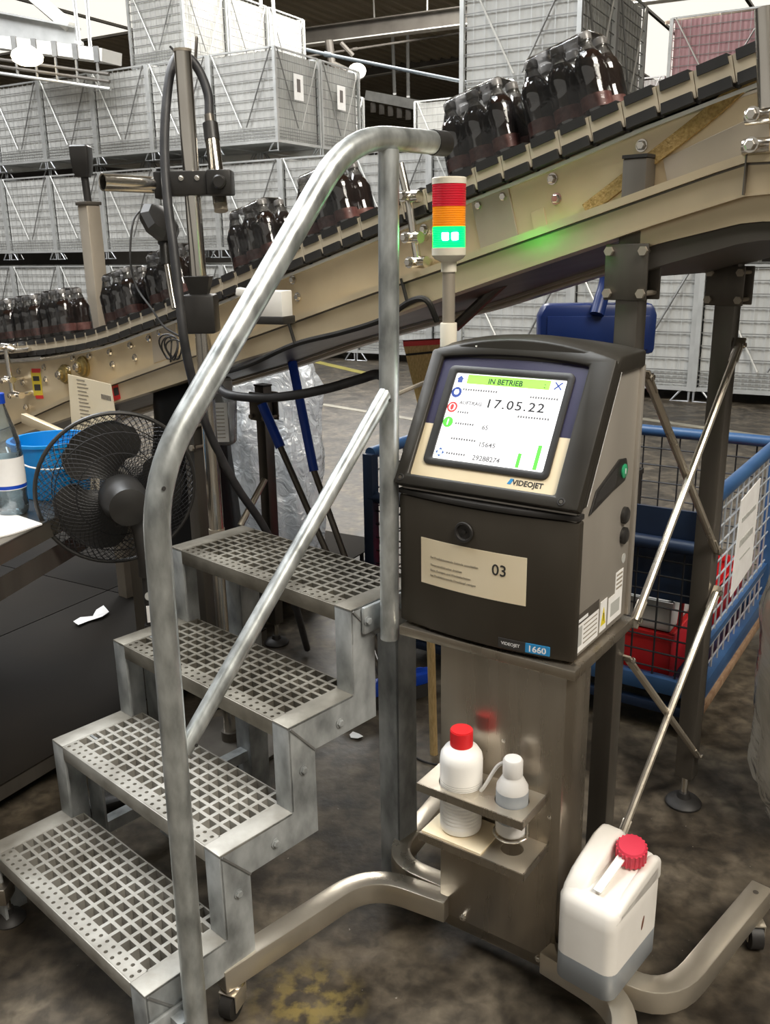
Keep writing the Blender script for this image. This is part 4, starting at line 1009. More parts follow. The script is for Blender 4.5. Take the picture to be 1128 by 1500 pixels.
for i in range(4): quad(0.206, 0.236, 0.072 + i * .009, 0.076 + i * .009, 'ink_grey', 'fine_print', q, -.006, .0011)
P = MT @ V((-0.006, 0.238, 0.128)); mb = MB(); mb.lathe([(0.010, 0), (0.010, .0007)], 20, track(P, P + MU)); build('inspection_seal', mb, 'grey_plastic', pr_)
# sleeve at the back edge
mb = MB(MT); mb.span(-0.01, 0.0015, 0.262, 0.276, 0.002, 0.50); build('rear_panel', mb, 'side_metal', pr_, bevel=.002)

# signal tower on the printer
tp = at_z(657, 500, 1.258); 
tow = thing('signal_tower', 'stack light with red, amber and lit green lens on a grey tube', 'signal light', tp)
def tl(prof, mat, nm, par=tow, seg=28): 
    mb = MB(); mb.lathe(prof, seg, Matrix.Translation(tp)); return build(nm, mb, mat, par)
tl([(0.0165, -0.02), (0.0165, 0.034), (0.0155, 0.036)], 'white_plastic', 'base_socket')
tl([(0.0122, 0.034), (0.0122, 0.150)], 'conv_grey', 'tube')
tl([(0.0150, 0.132), (0.0150, 0.150), (0.0135, 0.152)], 'white_plastic', 'collar')
tl([(0.014, 0.150), (0.028, 0.157), (0.0325, 0.163), (0.0325, 0.177)], 'white_plastic', 'lamp_base')
def ribbed(z0, z1, r, n=9):
    p = []
    for i in range(n): p += [(r, z0 + (z1 - z0) * i / n), (r, z0 + (z1 - z0) * (i + .6) / n), (r - .0009, z0 + (z1 - z0) * (i + .8) / n)]
    return p + [(r, z1)]
gl = tl(ribbed(0.177, 0.215, 0.031), 'lens_green', 'green_lens')
for s_ in (-1, 1):
    P = tp + V((s_ * 0.009, -0.0305, 0.197)); mb = MB(); mb.box(P, (0.013, 0.004, 0.014)); build('led_cluster', mb, 'led_white', gl, bevel=.002)
tl(ribbed(0.215, 0.251, 0.0315), 'lens_amber', 'amber_lens')
tl(ribbed(0.251, 0.291, 0.032), 'lens_red', 'red_lens')
tl([(0.0325, 0.291), (0.0325, 0.301), (0.030, 0.303)], 'white_plastic', 'top_cap')

# ------------------------------------------------------------------ conveyor
CDIR = V((-0.75, 0.661, 0)).normalized(); CN = V((-CDIR.y, CDIR.x, 0))          # along (to the left, away) and towards the viewer
CF = V((0.485, 1.763, 0))                                                        # front leg
CT = frame(CF, CDIR, CN, V((0, 0, 1)))
CWID = 0.44
def cv(x, y, w=0.0):
    P = on_plane(x, y, CF + CN * w, CN) - CF; return P.dot(CDIR), P.z
def curve(pts, w):
    q = sorted(cv(x, y, w) for x, y in pts)
    def f(s):
        if s <= q[0][0]: a, b = q[0], q[1]
        elif s >= q[-1][0]: a, b = q[-2], q[-1]
        else:
            for a, b in zip(q, q[1:]):
                if a[0] <= s <= b[0]: break
        return a[1] + (b[1] - a[1]) * (s - a[0]) / (b[0] - a[0])
    return f
zU = curve([(1128, 62), (1049, 94), (942, 137), (850, 179), (769, 216), (533, 317), (476, 344), (237, 449), (197, 464), (165, 478), (128, 489), (53, 502), (0, 508)], 0.02)
zL = curve([(1128, 92), (1051, 124), (948, 166), (856, 206), (774, 241), (538, 340), (481, 363), (222, 472), (185, 485), (150, 498), (114, 508), (66, 514), (0, 520)], 0.02)
zP = curve([(0, 532), (53, 529), (106, 521), (138, 510), (186, 492), (260, 464), (417, 397), (554, 342), (673, 294), (728, 271), (863, 216), (927, 191), (1118, 129)], -0.005)
zT = curve([(-40, 640), (27, 615), (101, 581), (160, 560), (266, 521), (350, 494), (424, 467), (554, 419), (588, 407), (677, 376), (744, 352), (792, 335), (1091, 227), (1128, 225)], 0.05)
zB = curve([(-40, 662), (35, 634), (106, 609), (261, 560), (350, 527), (433, 502), (554, 468), (664, 429), (741, 402), (973, 323), (1097, 284), (1128, 282)], 0.05)
conv = thing('bottle_conveyor', 'inclined steel bottle conveyor with black padded chain, rising to the right', 'conveyor', CF)
S0, S1 = -0.42, 2.75
def ss(a=S0, b=S1, n=60): return [a + (b - a) * i / n for i in range(n + 1)]
def strip(mb, w0, w1, f0, f1, a=S0, b=S1, n=60):
    vs = []; fs = []; sl = ss(a, b, n)
    for s in sl: vs += [(s, w0, f0(s)), (s, w1, f0(s)), (s, w1, f1(s)), (s, w0, f1(s))]
    for i in range(n):
        for k in range(4): fs.append((i * 4 + k, i * 4 + (k + 1) % 4, i * 4 + 4 + (k + 1) % 4, i * 4 + 4 + k))
    fs += [(3, 2, 1, 0), (n * 4, n * 4 + 1, n * 4 + 2, n * 4 + 3)]
    mb.add(vs, fs); return mb
for nm, w0, w1, mt in (('side_plate', -0.012, -0.004, 'conv_steel'), ('side_plate', -CWID + 0.03, -CWID + 0.038, 'conv_grey')):
    mb = MB(CT); strip(mb, w0, w1, lambda s: zB(s) + 0.005, zP); sp_ = build(nm, mb, mt, conv, smooth=25)
    mb = MB(CT); strip(mb, w0 - .002, w1 + .002, lambda s: zP(s) - .004, lambda s: zP(s) + .001); build('edge_fold', mb, 'stainless_leg', sp_, smooth=25)
for nm, w0, w1, mt in (('rail_channel', 0.044, 0.050, 'conv_steel'), ('rail_channel', -CWID - 0.05, -CWID - 0.044, 'conv_grey')):
    mb = MB(CT); strip(mb, w0, w1, zB, zT); rl = build(nm, mb, mt, conv, smooth=25)
    i0, i1 = (0.005, 0.056) if w0 > 0 else (-CWID - .056, -CWID - 0.005)
    mb = MB(CT); strip(mb, i0, i1, lambda s: zT(s) - .003, lambda s: zT(s) + .002); build('rail_flange', mb, mt, rl, smooth=25)
    mb = MB(CT); strip(mb, i0, i1 - .004, lambda s: zB(s) - .002, lambda s: zB(s) + .003); build('rail_flange', mb, mt, rl, smooth=25)
    i2 = 0.0515 if w0 > 0 else -CWID - .0445
    o2 = 0.008 if w0 > 0 else -0.008
    mb = MB(CT); strip(mb, min(w1, w1 + o2), max(w1, w1 + o2), lambda s: zT(s) - .0125, lambda s: zT(s) + .002); build('rail_lip', mb, mt, rl, smooth=25)
    mb = MB(CT); strip(mb, i2 - .004, i2, lambda s: zT(s) - .016, lambda s: zT(s) - .0125); build('rail_groove_shade', mb, 'leg_grey', rl, smooth=25)  # dark strip drawing the groove and the shadow line under the lip
mb = MB(CT); strip(mb, -CWID + 0.04, -0.014, lambda s: zB(s) + 0.012, lambda s: zB(s) + 0.018); build('drip_pan', mb, 'leg_grey', conv, smooth=25)
# lower apron at the high end
mb = MB(CT); strip(mb, 0.030, 0.036, lambda s: zB(s) - 0.035 - 0.05 * max(0, -s - .05), lambda s: zB(s) + .002, S0, 0.02, 12); build('apron', mb, 'conv_steel', conv, smooth=25)
mb = MB(CT); strip(mb, -CWID - .04, 0.028, lambda s: zB(s) - 0.075, lambda s: zB(s) - 0.01, S0, 0.03, 12); build('under_guard', mb, 'beam_dark', conv, smooth=25)
js = cv(1093, 255, .052)[0]
mb = MB(CT); mb.span(js - .0012, js + .0012, .046, .0595, zB(js), zT(js) + .003); build('rail_joint', mb, 'leg_grey', conv, smooth=0)
# cover plates on the side
def plate_px(pts, w, h, mat, nm):
    poly = [cv(x, y, w) for x, y in pts]
    mb = MB(CT); mb.prism(poly, h, Matrix(((1, 0, 0, 0), (0, 0, 1, w), (0, 1, 0, 0), (0, 0, 0, 1)))); return build(nm, mb, mat, conv, bevel=.0008, smooth=0)
plate_px([(692, 297), (745, 273), (760, 345), (706, 366)], -0.004, 0.004, 'conv_grey', 'cover_plate')
plate_px([(778, 312), (797, 304), (802, 330), (783, 338)], -0.004, 0.003, 'conv_steel', 'cover_plate')
plate_px([(972, 233), (1128, 160), (1128, 215), (978, 266)], -0.004, 0.003, 'conv_grey', 'cover_plate')
plate_px([(222, 478), (258, 466), (262, 520), (226, 532)], -0.004, 0.003, 'conv_grey', 'cover_plate')
for (x, y) in [(939, 213), (808, 262), (814, 291), (737, 288), (701, 301), (428, 410), (435, 435), (27, 544), (33, 561), (64, 538), (66, 556), (160, 516), (190, 506), (217, 496), (233, 488), (197, 524), (164, 534), (106, 525), (130, 522), (100, 540), (38, 597), (620, 336)]:
    s, z = cv(x, y, 0); bolt('bolt', CT @ V((s, -0.003 if x != 38 else .0, z)), CN, 0.0085 if x > 400 else 0.009, conv)
for (x, y, r) in ((88, 549, 0.034), (114, 538, 0.036)):
    s, z = cv(x, y, 0.02); P = CT @ V((s, -0.004, z))
    mb = MB(); mb.lathe([(r, 0), (r, 0.008), (r * .8, 0.010), (r * .78, 0.018), (r * .5, 0.022), (r * .5, .03)], 24, track(P, P + CN)); rb = build('roller_bearing', mb, 'brass', conv, smooth=30)
    bolt('bolt', P + CN * .03, CN, 0.011, rb)
# chain links: tan carrier with black pad above and below
PIT = 0.068
link = None
def make_link():
    o = MB(); o.span(-PIT / 2 + .0007, PIT / 2 - .0007, -0.39, 0.015, -0.022, 0.022); l_ = build('chain_link', o, 'belt_tan', None, smooth=0)
    INV[l_.name] = Matrix.Identity(4)
    p = MB(); p.prism([(-0.0275, 0.0105), (0.0275, 0.0105), (0.0265, 0.0275), (-0.0265, 0.0275)], 0.40, Matrix(((1, 0, 0, 0), (0, 0, 1, -0.382), (0, 1, 0, 0), (0, 0, 0, 1)))); build('pad', p, 'rubber', l_, smooth=0)
    p = MB(); p.prism([(-0.0300, -0.029), (0.0300, -0.029), (0.028, -0.0105), (-0.028, -0.0105)], 0.40, Matrix(((1, 0, 0, 0), (0, 0, 1, -0.378), (0, 1, 0, 0), (0, 0, 0, 1)))); build('pad', p, 'rubber', l_, smooth=0)
    p = MB(); p.tube([(PIT / 2, -0.37, -0.026), (PIT / 2, 0.010, -0.026)], 0.006, 8); build('hinge_pin', p, 'black_plastic', l_)
    return l_
link0 = make_link()
s = S0 + 0.03; first = True
def zmid(s): return (zU(s) + zL(s)) / 2
def slope(s): return math.atan2(zmid(s + .05) - zmid(s - .05), 0.1)
while s < S1:
    l_ = link0 if first else copy_tree(link0); first = False
    l_.parent = conv
    Rm = Matrix.Rotation(-slope(s), 4, 'Y')
    l_.matrix_local = INV[conv.name] @ CT @ Matrix.Translation((s, 0.0, zmid(s))) @ Rm
    s += PIT * math.cos(slope(s))
# chain slide strip under the links
mb = MB(CT); strip(mb, -0.37, 0.004, lambda s: zmid(s) - .041, lambda s: zmid(s) - .034); build('slide_strip', mb, 'rod_light', conv, smooth=25)
# legs with clamp brackets, feet and cross braces
def conv_leg(s, w, ztop, foot=True, bracket=None):
    base = CT @ V((s, w, 0))
    mb = MB(CT); mb.span(s - .0235, s + .0235, w - .020, w + .020, 0.085, ztop); lg = build('support_leg', mb, 'leg_grey', conv, bevel=.003)
    mb = MB(CT); mb.span(s - .0245, s + .0245, w - .021, w + .021, ztop, ztop + .006); build('leg_cap', mb, 'rubber', lg, smooth=0)
    mb = MB(); mb.lathe([(0.009, 0.02), (0.009, 0.09)], 10, Matrix.Translation(base)); build('foot_stem', mb, 'chrome', lg)
    mb = MB(); mb.lathe([(0.046, 0.0), (0.047, 0.006), (0.040, 0.014), (0.018, 0.020), (0.014, 0.034)], 26, Matrix.Translation(base)); build('foot_pad', mb, 'rubber', lg)
    if bracket:
        z0, z1 = bracket
        for dw in (-0.028, 0.028):
            mb = MB(CT); mb.span(s - .043, s + .043, w + dw - .003, w + dw + .003, z0, z1); br = build('clamp_plate', mb, 'leg_grey', lg, bevel=.002)
        for ds in (-.034, .034):
            for z in (z0 + .013, z1 - .013):
                mb = MB(CT); mb.tube([(s + ds, w - .036, z), (s + ds, w + .037, z)], 0.0048, 8); mb.lathe([(.009, 0), (.009, .007)], 6, CT.inverted() @ track(CT @ V((s + ds, w + .031, z)), CT @ V((s + ds, w + .05, z)))); build('clamp_bolt', mb, 'conv_grey', lg)
    return lg
conv_leg(0.0, 0.016, cv(918, 235)[1], bracket=(cv(918, 438)[1], cv(918, 357)[1]))
conv_leg(-0.012, -CWID, 1.47, bracket=(1.30, 1.385))
conv_leg(1.40, 0.016, 0.97, bracket=(0.86, 0.95)); conv_leg(1.595, -CWID, 0.98, bracket=(0.86, 0.96))
def brace(x0, y0, w0, x1, y1, w1, so=0.034, r=0.0085):
    def vz(w, y):
        b = CT @ V(((-0.030 if w > -.2 else -0.040) + so, w, 0)); lo_, hi_ = -0.5, 3.0
        for _ in range(40):
            md = (lo_ + hi_) / 2; d = V((b.x, b.y, md)) - CAM
            yy = 750 - FPX * d.dot(_up) / d.dot(_fw)
            if yy > y: lo_ = md
            else: hi_ = md
        return V((b.x, b.y, md))
    a, b = vz(w0, y0), vz(w1, y1)
    dd = (b - a).normalized(); sd = CDIR
    mb = MB(); mb.tube([a, b], r, 10); o = build('cross_brace', mb, 'stainless_leg', conv)
    for p, sg in ((a, 1), (b, -1)):
        mb = MB(); mb.beam(p - dd * sg * .018, p + dd * sg * .045, 0.006, 0.022, -CDIR); build('brace_end', mb, 'stainless_leg', o, bevel=.002)
        bolt('bolt', p + CDIR * -0.01, -CDIR, 0.006, o)
so = 0.0
brace(944, 552, -0.01, 1047, 806, -CWID + .01, so); brace(928, 908, -0.01, 1068, 505, -CWID + .01, so - .010)
brace(928, 966, -0.01, 1026, 1106, -CWID + .01, so); brace(925, 1228, -0.01, 1046, 868, -CWID + .01, so - .010)
# second support: diagonal brace and strut under the rail
mb = MB(); mb.tube([at_d(668, 478, 2.35), at_d(738, 412, 2.12)], 0.014, 10); build('diagonal_strut', mb, 'leg_grey', conv)
mb = MB(); mb.tube([at_d(388, 702, 3.0), at_d(352, 770, 2.95)], 0.011, 10); build('cross_brace', mb, 'stainless_leg', conv)
# guide rod brackets
def guide(px, w, ztop_px, knobs, rod_r=0.011):
    pts = [CT @ V((cv(x, y, w)[0], w, cv(x, y, w)[1])) for x, y in px]
    mb = MB(); mb.tube(pts, rod_r, 12); g = build('guide_rod', mb, 'chrome', conv)
    for (x, y, ln) in knobs:
        s, z = cv(x, y, w); P = CT @ V((s, w, z))
        mb = MB(); mb.tube([P - CDIR * ln * .5 , P + CDIR * ln * .5], 0.013, 12); k_ = build('rod_clamp', mb, 'chrome', g)
        mb = MB(); mb.tube([P - CN * .06, P + CN * .03], 0.008, 10); build('cross_rod', mb, 'chrome', k_)
        bolt('bolt', P + CN * .03, CN, 0.009, k_)
guide([(586, 240), (600, 300), (607, 350), (613, 388)], 0.04, 0, [(603, 288, .045), (606, 348, .04), (612, 384, .05)], 0.009)
guide([(1119, 12), (1122, 90), (1124, 160)], 0.06, 0, [(1112, 170, .04), (1110, 214, .045)], 0.0145)
guide([(8, 505), (14, 545), (19, 575)], 0.05, 0, [(10, 508, .06), (14, 556, .05), (26, 578, .06)], 0.010)
mb = MB(); mb.tube([CT @ V((cv(-40, 520, .03)[0], .03, cv(-40, 520, .03)[1])), CT @ V((cv(44, 512, .03)[0], .03, cv(44, 512, .03)[1]))], 0.008, 10); build('guide_rail', mb, 'chrome', conv)
mb = MB(); ps = []
for (x, y) in ((62, 524), (100, 518), (138, 509)): s, z = cv(x, y, 0.0); ps.append(CT @ V((s, 0.0, z)))
mb.tube(ps, 0.007, 8); build('guide_rail', mb, 'chrome', conv)
# braided strap across the side plate
ps = []
for (x, y) in ((858, 308), (905, 272), (945, 240), (1000, 198), (1050, 158), (1090, 122), (1128, 98)):
    w = 0.0; s, z = cv(x, y, w); ps.append(CT @ V((s, w, z)))
mb = MB(); mb.sweep(spline(ps, 4), 0.025, 0.007, CN); o = build('braided_strap', mb, 'strap'); tag(o, 'tan braided strap running up across the conveyor side plate', 'strap')
# stickers on the side plate
def sticker(pts, mat, label, w=-0.0035, name='sticker'):
    poly = [cv(x, y, w) for x, y in pts]; mb = MB(CT); mb.prism(poly, .0008, Matrix(((1, 0, 0, 0), (0, 0, 1, w), (0, 1, 0, 0), (0, 0, 0, 1)))); return build(name, mb, mat, conv, smooth=0, label=label)
st = sticker([(45, 543), (59, 543), (63, 580), (50, 580)], 'tape_yellow', 'yellow sticker with red ends')
for q in ([(46, 540), (59, 540), (59, 546), (47, 546)], [(52, 579), (63, 579), (64, 584), (53, 584)]): sticker(q, 'tape_red', 'red end of the yellow sticker', -0.0030)
for q in ([(48, 551), (57, 551), (58, 558), (49, 558)], [(50, 563), (59, 563), (60, 572), (51, 572)]): sticker(q, 'ink', 'dark print on the yellow sticker', -0.0028, 'print_block')
s_ = sticker([(163, 563), (172, 560), (177, 584), (167, 588)], 'tape_red', 'red and black sticker on the rail', 0.0505)
sticker([(166, 569), (173, 567), (175, 578), (168, 580)], 'ink', 'black field of the red sticker', 0.0509, 'print_block')
# cable ties round the rail and cables under it
for (xa, ya, xb, yb) in ((421, 466, 432, 503), (588, 408, 596, 440)):
    a = CT @ V((cv(xa, ya, .058)[0], .058, cv(xa, ya, .058)[1])); b = CT @ V((cv(xb, yb, .058)[0], .058, cv(xb, yb, .058)[1]))
    mb = MB(); mb.beam(a, b, 0.004, 0.008, CN); build('cable_tie', mb, 'rubber', conv, smooth=0)
def cpx(x, y, w): s, z = cv(x, y, w); return CT @ V((s, w, z))
cable = MB(); cable.tube(spline([cpx(300, 552, .03), cpx(360, 536, .05), cpx(430, 505, .055), cpx(500, 487, .05), cpx(560, 468, .05), cpx(600, 442, .055), cpx(625, 440, .06), cpx(640, 470, .03)], 6), 0.007, 8)
o = build('power_cable', cable, 'rubber'); tag(o, 'black cable tied along the underside of the conveyor rail', 'cable')
# ------------------------------------------------------------------ shrink wrapped packs on the chain
def make_pack():
    t = bpy.data.objects.new('bottle_pack', None); COL.objects.link(t); INV[t.name] = Matrix.Identity(4)
    for i in range(3):
        for j in range(2):
            X, Y = (i - 1) * 0.061, -0.012 - 0.0305 - j * 0.061
            T_ = Matrix.Translation((X, Y, 0))
            b = MB(); b.lathe([(0.022, 0), (0.0285, 0.004), (0.0295, 0.012), (0.0295, 0.042), (0.0268, 0.058), (0.0268, 0.068), (0.0298, 0.084), (0.0298, 0.098), (0.026, 0.112), (0.018, 0.124)], 16, T_); bo = build('bottle', b, 'cola', t, smooth=50)
            b = MB(); b.lathe([(0.018, 0.124), (0.0125, 0.134), (0.0115, 0.141), (0.0135, 0.142), (0.0135, 0.144)], 14, T_); build('neck', b, 'neck_clear', bo, smooth=50)
            b = MB(); b.lathe([(0.0138, 0.144), (0.0138, 0.156), (0.0125, 0.158)], 16, T_); build('cap', b, 'bottle_cap', bo)
            b = MB(); b.lathe([(0.0299, 0.014), (0.0299, 0.040)], 16, T_, cap=False); build('label_band', b, 'bottle_label', bo)
    # shrink film hugging the pack
    f = MB(); rings = []
    for (z, g, r) in ((0.002, 0.001, .028), (0.045, 0.0015, .03), (0.095, 0.0015, .03), (0.118, -0.008, .026), (0.138, -0.016, .018), (0.152, -0.017, .016), (0.1595, -0.022, .014)):
        rings.append([(x, y, z + 0.004 * math.sin(40 * x + 25 * y)* (1 if z > .12 else 0)) for x, y in rrect(-0.0915 - g, 0.0915 + g, -0.1345 - g, -0.0115 + g, r, 4)])
    loft(f, rings); build('shrink_film', f, 'shrink_film', t, smooth=60)
    return t
pack0 = make_pack(); pf = True
def sx_(x, y): return cv(x, y, -0.04)[0] + 0.0915
PACKS = [(sx_(902, 140), 'shrink pack of cola bottles highest on the belt'), (sx_(902, 140) + 0.205, 'shrink pack of cola bottles just above the signal light'), (sx_(524, 300), 'shrink pack of cola bottles behind the handrail slope'), (sx_(412, 350), 'shrink pack of cola bottles right of the print head'), (sx_(278, 420), 'shrink pack of cola bottles behind the hose and pole'), (sx_(205, 440), 'shrink pack of cola bottles at the foot of the incline'), (sx_(105, 470), 'shrink pack of cola bottles standing level, nearest the incline'), (sx_(105, 470) + 0.2, 'shrink pack of cola bottles standing level above the clamp rod'), (sx_(105, 470) + 0.4, 'shrink pack of cola bottles cut by the left picture edge')]
for (s, lb) in PACKS:
    p = pack0 if pf else copy_tree(pack0); pf = False
    p.matrix_world = CT @ Matrix.Translation((s, 0.0, 0)) @ Matrix.Translation((0, 0, zmid(s) + 0.0278 / math.cos(slope(s)))) @ Matrix.Rotation(-slope(s), 4, 'Y')
    tag(p, lb, 'bottle pack', 'shrink packs on the conveyor')

# ------------------------------------------------------------------ print head on its pole
PB = at_d(292, 420, 2.35); PB.z = 0
pole = thing('print_head_stand', 'chromed pole stand carrying a clamp, cross tube and print head', 'stand', PB)
PTZ = 1.905
mb = MB(); mb.tube([PB + V((0, 0, 0.012)), PB + V((0, 0, PTZ))], 0.0205, 22); build('pole', mb, 'chrome', pole)
mb = MB(); mb.lathe([(0.16, 0), (0.16, 0.012), (0.03, 0.02), (0.03, 0.05)], 28, Matrix.Translation(PB)); build('base_plate', mb, 'leg_grey', pole)
mb = MB(); mb.tube([PB + V((0, 0, 0.655)), PB + V((0, 0, 0.685))], 0.0225, 22); build('pole_joint', mb, 'stainless_leg', pole)
mb = MB(); mb.lathe([(0.022, PTZ - .002), (0.022, PTZ + .004)], 22, Matrix.Translation(PB)); build('pole_cap', mb, 'conv_grey', pole)
rv = V((_rt.x, _rt.y, 0)).normalized(); fv = V((-rv.y, rv.x, 0))
def pd(x, y, d=2.35): return at_d(x, y, d)
zc = pd(290, 272).z
mb = MB(); mb.box(V((PB.x, PB.y, zc)) + rv * 0.005, (0.13, 0.06, 0.058), rotz(math.atan2(rv.y, rv.x))); cl = build('clamp_block', mb, 'black_plastic', pole, bevel=.004)
mb = MB(); mb.box(V((PB.x, PB.y, zc)) + rv * 0.075 - fv * .012, (0.062, 0.062, 0.060), rotz(math.atan2(rv.y, rv.x))); build('clamp_block', mb, 'black_plastic', pole, bevel=.005)
for dx in (-.02, .02): bolt('bolt', V((PB.x, PB.y, zc + .012)) + rv * dx - fv * .031, -fv, .005, cl)
P = V((PB.x, PB.y, zc)) + rv * 0.078 - fv * .043; mb = MB(); mb.lathe([(.017, 0), (.017, .014), (.013, .018)], 14, track(P, P - fv)); build('clamp_knob', mb, 'black_plastic', cl)
P = pd(237, 272, 2.3); mb = MB(); mb.box(P, (0.03, 0.05, 0.065), rotz(math.atan2(rv.y, rv.x))); build('tube_clamp', mb, 'black_plastic', pole, bevel=.004)
bolt('bolt', P + V((0, 0, .032)), V((0, 0, 1)), .011, pole, 'black_plastic')
a, b = pd(150, 267, 2.2), pd(262, 273, 2.34)
# open ended cross tube
dirv = (b - a).normalized(); Mx = track(a, b); ln = (b - a).length
mb = MB(); mb.lathe([(0.0165, 0.10), (0.0168, 0.001), (0.0205, 0.0), (0.0205, ln)], 26, Mx, cap=False); mb.lathe([(0.0205, ln - .001), (0.0205, ln)], 26, Mx); mb.lathe([(0.0164, .10), (0.0164, .102)], 26, Mx); build('cross_tube', mb, 'chrome', pole)
# print head
h0, h1 = pd(311, 205, 2.31), pd(323, 300, 2.31)
mb = MB(); mb.tube([h0, h1], 0.0185, 24); ph = build('print_head', mb, 'chrome', pole, label='chrome cylindrical print head pointing down')
mb = MB(); mb.tube([h1 - (h0 - h1).normalized() * -0.004, h1 - (h0 - h1).normalized() * .016], 0.0178, 24); build('nozzle_cap', mb, 'conv_grey', ph)
mb = MB(); mb.tube([h0 + (h0 - h1).normalized() * .042, h0 - (h0 - h1).normalized() * .002], 0.0198, 24); build('collar', mb, 'black_plastic', ph)
mb = MB(); mb.tube([h0 + (h0 - h1).normalized() * .064, h0 + (h0 - h1).normalized() * .042], 0.0125, 18); build('gland', mb, 'leg_grey', ph)
# umbilical hose over the pole
hs = thing('umbilical_hose', 'thick black hose looping over the pole top from print head to floor', 'hose', pd(275, 80))
pts = [h0 + (h0 - h1).normalized() * .06, pd(305, 140, 2.31), pd(294, 108, 2.31), pd(278, 86, 2.3), pd(262, 82, 2.28), pd(250, 105, 2.26), pd(243, 160, 2.25), pd(241, 220, 2.25), pd(245, 290, 2.25), pd(254, 360, 2.25), pd(262, 430, 2.26), pd(270, 500, 2.28), pd(284, 565, 2.34), pd(305, 630, 2.42), pd(345, 710, 2.55), pd(392, 782, 2.7), pd(430, 880, 2.85), at_z(450, 950, 0.02)]
mb = MB(); mb.tube(spline(pts, 7), 0.0118, 14); build('hose', mb, 'hose', hs)
P = pd(285, 72, 2.33); mb = MB(); mb.beam(P + V((0, 0, -.03)), P + V((.008, 0, .03)), 0.006, 0.016); build('hook', mb, 'leg_grey', hs, bevel=.003)
mb = MB(); mb.tube([pd(249, 68, 2.33), pd(256, 75, 2.33)], 0.003, 8); build('tie_end', mb, 'rubber', hs)
pts = [pd(318, 565, 2.55), pd(335, 578, 2.5), pd(380, 583, 2.45), pd(430, 579, 2.4), pd(480, 569, 2.35), pd(525, 556, 2.3), pd(556, 549, 2.22), pd(569, 575, 2.15), pd(571, 640, 2.08), pd(572, 710, 2.02), MT @ V((-0.385, 0.22, 0.10)), MT @ V((-0.362, 0.22, 0.08))]
mb = MB(); mb.tube(spline(pts, 7), 0.0125, 12); o = build('printer_hose', mb, 'hose'); tag(o, 'dark hose sagging from under the conveyor to the back of the printer', 'hose')
# black socket funnel and white sensor box at the rail
t = thing('pole_socket', 'black funnel shaped socket around the pole above the rail', 'socket', pd(300, 430, 2.33))
P = V((PB.x, PB.y, pd(300, 460).z))
mb = MB(); mb.box(P, (.085, .075, .10), rotz(math.atan2(rv.y, rv.x))); build('block', mb, 'black_plastic', t, bevel=.008)
mb = MB(); mb.lathe([(0.030, 0.045), (0.046, 0.095), (0.044, 0.096), (0.026, .06)], 4, Matrix.Translation(P) @ Matrix.Rotation(.8, 4, 'Z'), cap=False); build('funnel', mb, 'black_plastic', t, smooth=0)
for (x0, x1, y0, y1, d, lb, nm) in ((378, 424, 426, 464, 2.18, 'white plastic sensor box on the conveyor rail behind the handrail', 'sensor_box'),):
    P = pd((x0 + x1) / 2, (y0 + y1) / 2, d); w, h = (x1 - x0) / FPX * d, (y1 - y0) / FPX * d
    t = thing(nm, lb, 'sensor', P); mb = MB(); mb.box(P, (w, .05, h), rotz(math.atan2(-CDIR.y, -CDIR.x) * .6)); build('housing', mb, 'white_box', t, bevel=.003)
    mb = MB(); mb.box(P + V((0, 0, -h * .6)), (w * 1.1, .06, h * .3), rotz(math.atan2(-CDIR.y, -CDIR.x) * .6)); build('mount', mb, 'black_plastic', t, bevel=.003)
    mb = MB(); mb.beam(P + V((-.09, .02, .03)), P + V((-.02, .01, .018)), .03, .02); build('lid', mb, 'white_box', t, bevel=.004)
# sensor with cable over the bottles
P = pd(233, 328, 2.62)
t = thing('photo_sensor', 'black swivel sensor on a short rod above the bottles', 'sensor', P)
mb = MB(); mb.lathe([(0.02, -0.035), (0.058, -0.014), (0.068, 0.006), (0.052, 0.024), (0.02, 0.034)], 8, Matrix.Translation(P) @ Matrix.Rotation(0.9, 4, 'Y') @ Matrix.Rotation(.4, 4, 'X')); build('head', mb, 'black_plastic', t, smooth=20)
mb = MB(); mb.box(P + V((.02, 0, -.04)), (.05, .04, .04)); build('swivel', mb, 'black_plastic', t, bevel=.006)
mb = MB(); mb.tube([pd(240, 350, 2.62), pd(243, 388, 2.62)], 0.014, 12); build('grip', mb, 'black_plastic', t)
mb = MB(); mb.tube([pd(242, 372, 2.62), pd(252, 432, 2.62), pd(256, 452, 2.62)], 0.0095, 12); build('rod', mb, 'chrome', t)
mb = MB(); mb.tube(spline([pd(222, 312, 2.6), pd(205, 310, 2.58), pd(194, 330, 2.56), pd(191, 380, 2.55), pd(200, 420, 2.55), pd(222, 452, 2.5), pd(240, 478, 2.48), pd(262, 492, 2.46)], 6), 0.003, 8); build('cable', mb, 'rubber', t)
# coil of thin cable
t = thing('cable_coil', 'loose coil of thin black cable hung on the conveyor side', 'cable', cpx(250, 510, .05))
for (x, y, rx, rz, q) in ((247, 508, .042, .036, 0), (252, 510, .030, .034, .3), (256, 512, .036, .028, .6), (246, 512, .022, .036, .9)):
    c = cpx(x, y, .06); mb = MB(); mb.tube([c + CDIR * math.cos(a) * rx + V((0, 0, 1)) * math.sin(a) * rz + CN * .006 * math.sin(a * 2 + q) for a in [2 * math.pi * k / 26 for k in range(26)]], 0.0026, 6, close=True); build('loop', mb, 'rubber', t)
